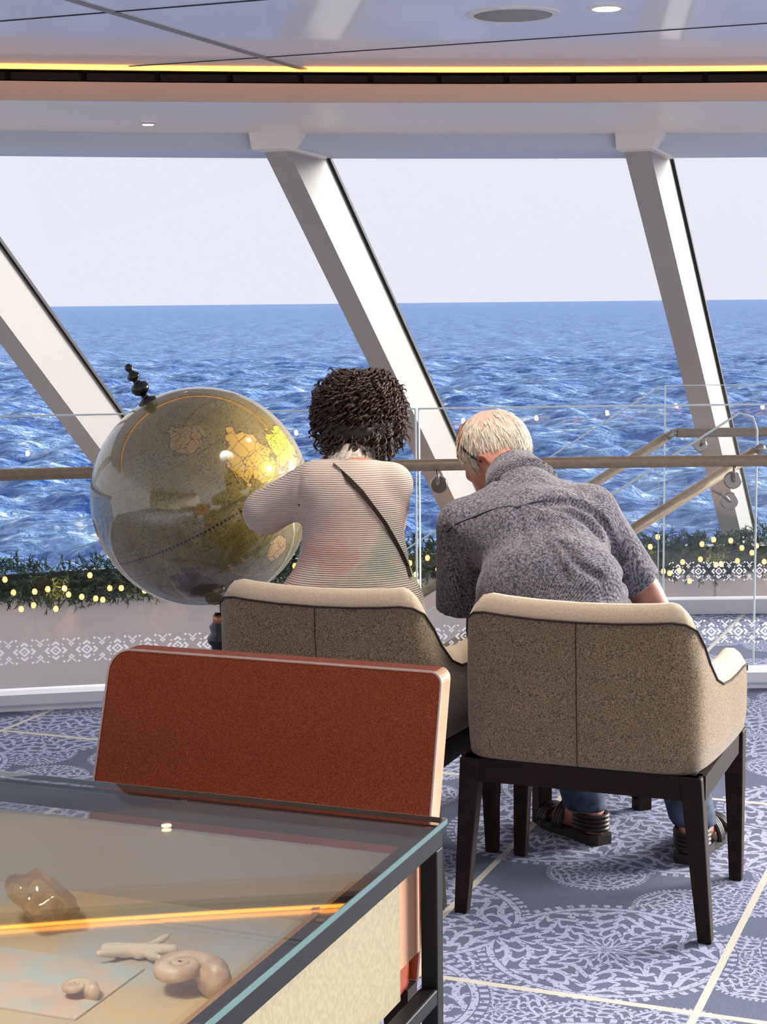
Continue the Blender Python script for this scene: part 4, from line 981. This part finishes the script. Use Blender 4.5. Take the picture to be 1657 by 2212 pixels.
        q = [Vector(c2s(x)) for x in pts]; mb.tube(q, [0.0026] * 10 + [0.0022, 0.0016, 0.0006], 4, False); n += 1
    mb.build('curls', hm2, ho, smooth=True, kind='stuff')
woman()

# ---- the man
def man():
    base = W(1200, 1600, 4.35); t = thing('person', (base[0], base[1], 0), 'seated person with white hair leaning forward in a grey blue checked shirt', 'person')
    shL, shR = P(1005, 1138, 4.62), P(1270, 1112, 4.62)
    hmL = P(990, 1316, 4.68); hmR = P(1376, 1262, 4.66)
    elL, elR = P(992, 1288, 4.70), P(1428, 1345, 4.70)
    hdL, hdR = P(1040, 1330, 4.97), P(1330, 1430, 4.92)
    hc = P(1068, 964, 4.86); A = axes((-0.76, 0.58, -0.40)); A = np.stack([A[:, 0] * 0.96 + A[:, 2] * 0.28, A[:, 1], A[:, 2] * 0.96 - A[:, 0] * 0.28], 1)
    parts, ears, L = head_parts(hc, A, 1.07)
    pel = P(1205, 1455, 4.33)
    heelL, toeL = np.array([0.580, 4.640, 0.0]), np.array([0.478, 4.800, 0.0]); heelR, toeR = np.array([0.815, 4.470, 0.0]), np.array([0.925, 4.690, 0.0])
    ankL, ankR = heelL + (-0.02, 0.03, 0.10), heelR + (0.02, 0.05, 0.10)
    kneeL, kneeR = np.array([0.47, 4.80, 0.50]), np.array([0.77, 4.80, 0.47])
    torso = [ell(pel, (0.18, 0.14, 0.13)), ell(P(1190, 1285, 4.45), (0.165, 0.095, 0.14)), ell(P(1165, 1165, 4.59), (0.155, 0.08, 0.12)), chain([shL, P(1130, 1095, 4.70), shR], [0.045, 0.055, 0.045]),
             cone(P(1110, 1040, 4.74), P(1085, 995, 4.83), 0.062, 0.058)]
    limbs = [chain([shL, elL, hdL], [0.048, 0.042, 0.032]), chain([shR, P(1392, 1275, 4.67), elR, hdR], [0.048, 0.047, 0.045, 0.032]),
             chain([pel + (-0.09, 0.02, 0), kneeL, ankL], [0.09, 0.065, 0.040]), chain([pel + (0.09, 0.02, 0), kneeR, ankR], [0.09, 0.065, 0.040]),
             chain([ankL, (heelL + toeL) / 2 + (0, 0, 0.05), toeL + (0, 0, 0.03)], [0.04, 0.036, 0.022]), chain([ankR, (heelR + toeR) / 2 + (0, 0, 0.05), toeR + (0, 0, 0.03)], [0.04, 0.036, 0.022]),
             cone(ankL, heelL + (0.0, 0.0, 0.045), 0.038, 0.032), cone(ankR, heelR + (0.0, 0.0, 0.045), 0.038, 0.032)]
    body = union(torso + limbs + parts, 0.03)
    fg = union(hand(hdL, (0.3, 0.9, -0.1), (0, 0, -1), 1) + hand(hdR, (-0.5, 0.8, -0.1), (0, 0, -1), -1) + ears, 0.008)
    bf = lambda p: smin(body(p), fg(p), 0.012)
    mskin = M('weathered_skin', (0.52, 0.25, 0.18), 0.5, noise=(22, (0.40, 0.15, 0.10), 4, 0.35, 0.65))
    bo = sdf_obj('body', bf, np.array([0.12, 4.12, 0.0]), np.array([1.08, 5.16, 1.30]), 0.010, mskin, t)
    eyes(L, bo, 1.07)
    for sx_ in (-1, 1):       # ears with a rolled rim and lobe
        ep = [L(sx_ * x, y, z) for x, y, z in ((0.080, 0.010, -0.026), (0.086, 0.008, -0.006), (0.091, -0.006, 0.004), (0.094, -0.020, -0.004), (0.094, -0.025, -0.022), (0.090, -0.018, -0.042), (0.084, -0.004, -0.056))]
        er = union([chain(ep, [0.0045, 0.005, 0.0055, 0.0055, 0.0055, 0.006, 0.0085]), ell(L(sx_ * 0.083, -0.008, -0.026), (0.010, 0.020, 0.030), A)], 0.004)
        er = carve(er, ell(L(sx_ * 0.094, -0.004, -0.022), (0.008, 0.010, 0.015), A), 0.004)
        ec = L(sx_ * 0.086, -0.008, -0.025); sdf_obj('ear', er, ec - 0.055, ec + 0.055, 0.0035, mskin, bo)
    # shirt
    g = G('checked_shirt'); mp = g.mapv((1, 1, 1), (0, 0, 0.2))
    s = g.n('ShaderNodeSeparateXYZ'); g.l(mp, s.inputs[0])
    wx = g.math('SINE', g.math('MULTIPLY', g.math('ADD', s.outputs[0], g.math('MULTIPLY', s.outputs[1], -0.4)), 1500.0)); wz = g.math('SINE', g.math('MULTIPLY', g.math('ADD', s.outputs[2], g.math('MULTIPLY', s.outputs[1], 0.7)), 1500.0))
    nz = g.noise(170, None, 2, 0.6); f = g.math('ADD', g.math('MULTIPLY', g.math('ADD', wx, wz), 0.08), nz)
    c = g.ramp(f, [(0.32, (0.028, 0.030, 0.050)), (0.50, (0.135, 0.13, 0.155)), (0.70, (0.30, 0.27, 0.28))])
    g.l(c, g.b.inputs['Base Color']); g.set(Roughness=0.9, Specular_IOR_Level=0.1, Sheen_Weight=0.2)
    g.bump(g.noise(9, g.mapv((1.6, 1.6, 0.8)), 3, 0.5, 0.8), 0.5, 0.03)
    tor = [ell(P(1215, 1420, 4.34), (0.205, 0.15, 0.16)), ell(P(1192, 1285, 4.43), (0.200, 0.145, 0.17)), ell(P(1168, 1165, 4.56), (0.195, 0.13, 0.145)),
           chain([shL, P(1130, 1090, 4.68), shR], [0.072, 0.092, 0.078]), cone(P(1130, 1062, 4.72), P(1110, 1040, 4.76), 0.08, 0.07)]
    shirt = union(tor, 0.05)
    dL = hmL - shL; dR = hmR - shR
    slL = cut(chain([shL, hmL + dL * 0.2], [0.078, 0.060]), hmL, dL); slR = cut(chain([shR, hmR + dR * 0.3], [0.082, 0.068]), hmR, dR)
    sh2 = lambda p: smin(smin(shirt(p), slL(p), 0.018), slR(p), 0.02)
    def groove(f, pts, r0): return chain([trace(f, *q) for q in pts], [r0] * len(pts))
    gr = [groove(sh2, [(968, 1150), (985, 1210), (1003, 1270), (1010, 1300)], 0.014), groove(sh2, [(956, 1145), (972, 1210), (992, 1275)], 0.005),
          groove(sh2, [(1180, 1085), (1235, 1082), (1285, 1105), (1320, 1150), (1340, 1215), (1352, 1262)], 0.015),
          groove(sh2, [(1165, 1090), (1220, 1100), (1270, 1130), (1300, 1165)], 0.009), groove(sh2, [(1120, 1100), (1128, 1140), (1136, 1185)], 0.008),
          groove(sh2, [(1170, 1125), (1182, 1165), (1200, 1210), (1225, 1250)], 0.011), groove(sh2, [(1210, 1170), (1250, 1220), (1300, 1250)], 0.010), groove(sh2, [(1055, 1040), (1085, 1035)], 0.005)]
    allg = union(gr, 0.004); sh3 = carve(sh2, allg, 0.012)
    nk = cone(P(1100, 1030, 4.76), P(1084, 985, 4.84), 0.066, 0.064); sh4 = carve(sh3, nk, 0.006)
    so = sdf_obj('shirt', sh4, np.array([0.12, 4.14, 0.62]), np.array([0.80, 4.95, 1.18]), 0.0065, g.m, t)
    # collar, yoke seam
    ca = Vector(c2s(P(1122, 1050, 4.745))); cb = Vector(c2s(P(1106, 1018, 4.80))); dd = (cb - ca).normalized(); Lc = (cb - ca).length
    MB().lathe([(0.108, -0.020), (0.092, Lc * 0.35), (0.078, Lc), (0.073, Lc * 1.02), (0.073, Lc * 0.4), (0.085, -0.02)], tuple(ca), 30, tuple(dd)).build('collar', g.m, so, smooth=True)
    dk = M('seam_thread', (0.03, 0.03, 0.045), 0.9)
    MB().tube([c2s(trace(sh4, x, y)) for x, y in ((965, 1150), (985, 1132), (1020, 1118), (1060, 1102), (1100, 1093), (1118, 1096), (1150, 1086), (1180, 1080))], 0.0022, 6).build('yoke_seam', dk, so, smooth=True)
    # jeans
    je = union([ell(pel, (0.195, 0.15, 0.13)), chain([pel + (-0.09, 0.02, 0), kneeL, ankL + (0, 0, -0.01)], [0.105, 0.080, 0.060]), chain([pel + (0.09, 0.02, 0), kneeR, ankR + (0, 0, -0.01)], [0.105, 0.080, 0.062])], 0.03)
    je = cut(je, (0, 0, 0.085), (0, 0, -1))
    sdf_obj('jeans', je, np.array([0.20, 4.10, 0.05]), np.array([1.06, 5.0, 0.70]), 0.010, M('blue_denim', (0.055, 0.085, 0.15), 0.85, noise=(30, (0.02, 0.03, 0.06), 4, 0.35, 0.65)), t)
    # sandals
    lth = M('sandal_leather', (0.02, 0.014, 0.012), 0.5)
    for he, to in ((heelL, toeL), (heelR, toeR)):
        d = (to - he) / np.linalg.norm(to - he); nrm = np.array([-d[1], d[0], 0]); s0 = he - d * 0.045; s1 = to + d * 0.035
        pr = [(0.0, 0.024), (0.02, 0.038), (0.07, 0.040), (0.13, 0.042), (0.19, 0.052), (0.24, 0.050), (0.275, 0.034), (0.285, 0.012)]
        Ls = np.linalg.norm(s1 - s0) / 0.285
        ring = [s0 + d * a * Ls + nrm * w for a, w in pr] + [s0 + d * a * Ls - nrm * w for a, w in pr[::-1]]; n = len(ring)
        V = [c2s(p + (0, 0, 0.0)) for p in ring] + [c2s(p + (0, 0, 0.026)) for p in ring]
        F = [tuple(range(n - 1, -1, -1)), tuple(range(n, 2 * n))] + [(i, (i + 1) % n, n + (i + 1) % n, n + i) for i in range(n)]
        so2 = mk('sandal', V, F, lth, t)
        for a, h, r0 in ((0.16 * Ls, 0.088, 0.048), (0.235 * Ls, 0.064, 0.046)):
            c = s0 + d * a; pts = [c + nrm * r0 * 1.05 * math.cos(q) + np.array([0, 0, 0.02 + (h - 0.02) * math.sin(q)]) for q in np.linspace(0, math.pi, 11)]
            mbs = MB()
            for dx in (-0.012, 0, 0.012): mbs.tube([c2s(p + d * dx) for p in pts], 0.0075, 6)
            mbs.build('foot_strap', lth, so2, smooth=True)
        c = s0 + d * 0.02; mbs = MB(); pts = [c + d * (0.06 - 0.075 * math.sin(q)) * 1.0 + nrm * 0.044 * math.cos(q) + np.array([0, 0, 0.062]) for q in np.linspace(0, math.pi, 11)]
        for dz in (-0.02, -0.008, 0.004, 0.016): mbs.tube([c2s(p + (0, 0, dz)) for p in pts], 0.0075, 6)
        mbs.build('heel_strap', lth, so2, smooth=True)
    # hair: a thin cap with combed strands
    s_ = 1.07; cap = ell(hc, np.array([0.080, 0.101, 0.099]) * s_, A)
    fp = hc + A @ (np.array([0, 0.105, -0.055]) * s_); low1 = ell(fp, np.array([0.098, 0.080, 0.088]) * s_, A)
    capc = carve(carve(cap, low1, 0.01), ell(hc + A @ (np.array([0.086, 0.004, -0.05]) * s_), np.array([0.03, 0.032, 0.05]) * s_, A), 0.01)
    capc = carve(capc, ell(hc + A @ (np.array([-0.086, 0.004, -0.05]) * s_), np.array([0.03, 0.032, 0.05]) * s_, A), 0.01)
    capc = cut(capc, hc + A @ (np.array([0, -0.05, -0.070])), A @ np.array([0, 0.15, -1.0]))
    gh = G('white_hair'); sp_ = gh.n('ShaderNodeVectorMath', operation='DISTANCE'); gh.l(gh.co, sp_.inputs[0]); crown = c2s(hc + A @ (np.array([0.01, -0.055, 0.075]) * s_)) - ROOT[t]; sp_.inputs[1].default_value = tuple(crown)
    st = gh.noise(1.0, gh.mapv((140, 140, 22)), 2)
    thin = gh.ramp(gh.math('ADD', sp_.outputs['Value'], gh.math('MULTIPLY', gh.math('SUBTRACT', st, 0.5), 0.06)), [(0.045, (1, 1, 1)), (0.095, (0, 0, 0))])
    ch = gh.ramp(st, [(0.3, (0.42, 0.33, 0.22)), (0.6, (0.72, 0.66, 0.55))]); ch = gh.mix(thin, ch, (0.60, 0.36, 0.27))
    gh.l(ch, gh.b.inputs['Base Color']); gh.set(Roughness=0.6); gh.bump(st, 0.4, 0.004)
    ho = sdf_obj('hair', capc, hc - 0.16, hc + 0.16, 0.006, gh.m, t)
    r = np.random.default_rng(9); mb = MB(); n = 0; tries = 0
    while n < 950 and tries < 9000:
        tries += 1; d = r.normal(size=3); d /= np.linalg.norm(d); loc = A.T @ d
        if loc[2] > 0.86 or loc[2] < -0.62: continue
        p = hc + A @ (loc / np.sqrt((loc / (np.array([0.080, 0.101, 0.099]) * s_)) @ (loc / (np.array([0.080, 0.101, 0.099]) * s_))))
        if float(capc(p[None])[0]) > 0.002: continue
        dn = np.array([0, 0, -1.0]) + A @ np.array([0, -0.35, 0]) + r.normal(0, 0.18, 3); Lh = r.uniform(0.02, 0.045); pts = []; q = p + d * 0.0005
        for k in range(6):
            pts.append(c2s(q + d * 0.0015 * math.sin(k / 5 * math.pi))); q = q + (dn - d * (dn @ d)) * Lh / 5
            gq = float(cap(q[None])[0]); 
            if gq < 0.0008: q = q + (q - hc) / np.linalg.norm(q - hc) * (0.0008 - gq)
        mb.tube(pts, [0.0011, 0.0011, 0.001, 0.0009, 0.0007, 0.0003], 3, False); n += 1
    mb.build('strands', M('pale_strand', (0.80, 0.74, 0.62), 0.5), ho, smooth=True, kind='stuff')
    # glasses pushed up on the head: rim over the forehead, temple running down to the ear
    gt = thing('eyeglasses', tuple(c2s(hc + A @ np.array([0, 0.02, 0.09]))), 'dark framed eyeglasses pushed up onto the white haired head', 'glasses')
    H = lambda x, y, z: c2s(hc + A @ (np.array([x, y, z]) * s_))
    fr = M('dark_frame', (0.01, 0.009, 0.009), 0.35)
    sx0 = lambda y, z, o: 0.080 * math.sqrt(max(0.05, 1 - (y / 0.101) ** 2 - (z / 0.099) ** 2)) + o      # skull half width
    sz0 = lambda x, y, o: 0.099 * math.sqrt(max(0.05, 1 - (x / 0.080) ** 2 - (y / 0.101) ** 2)) + o      # skull height
    for sx_ in (-1, 1):
        tp = [(0.062, 0.052, 0.004), (0.045, 0.036, 0.005), (0.022, 0.010, 0.006), (0.0, -0.012, 0.008), (-0.018, -0.034, 0.008)]
        MB().tube([H(sx_ * sx0(y, z, o), y, z) for y, z, o in tp], [0.0035, 0.004, 0.0045, 0.0045, 0.003], 8).build('temple', fr, gt, smooth=True)
        ring = []
        for a in np.linspace(0, 2 * math.pi, 21):
            x, y = 0.034 + 0.026 * math.cos(a), 0.062 + 0.016 * math.sin(a); ring.append(H(sx_ * x, y, sz0(x, y, 0.007)))
        MB().tube(ring, 0.0028, 6, False).build('rim', M('amber_frame', (0.35, 0.12, 0.05), 0.3), gt, smooth=True)
        b = len(ring) - 1; mk('lens', ring[:b], [tuple(range(b))], glass_mat('lens_glass', (0.85, 0.8, 0.75), 0.04), gt)
    MB().tube([H(x, 0.066, sz0(x, 0.066, 0.008)) for x in (-0.010, 0, 0.010)], 0.0028, 6).build('bridge', fr, gt, smooth=True)
man()
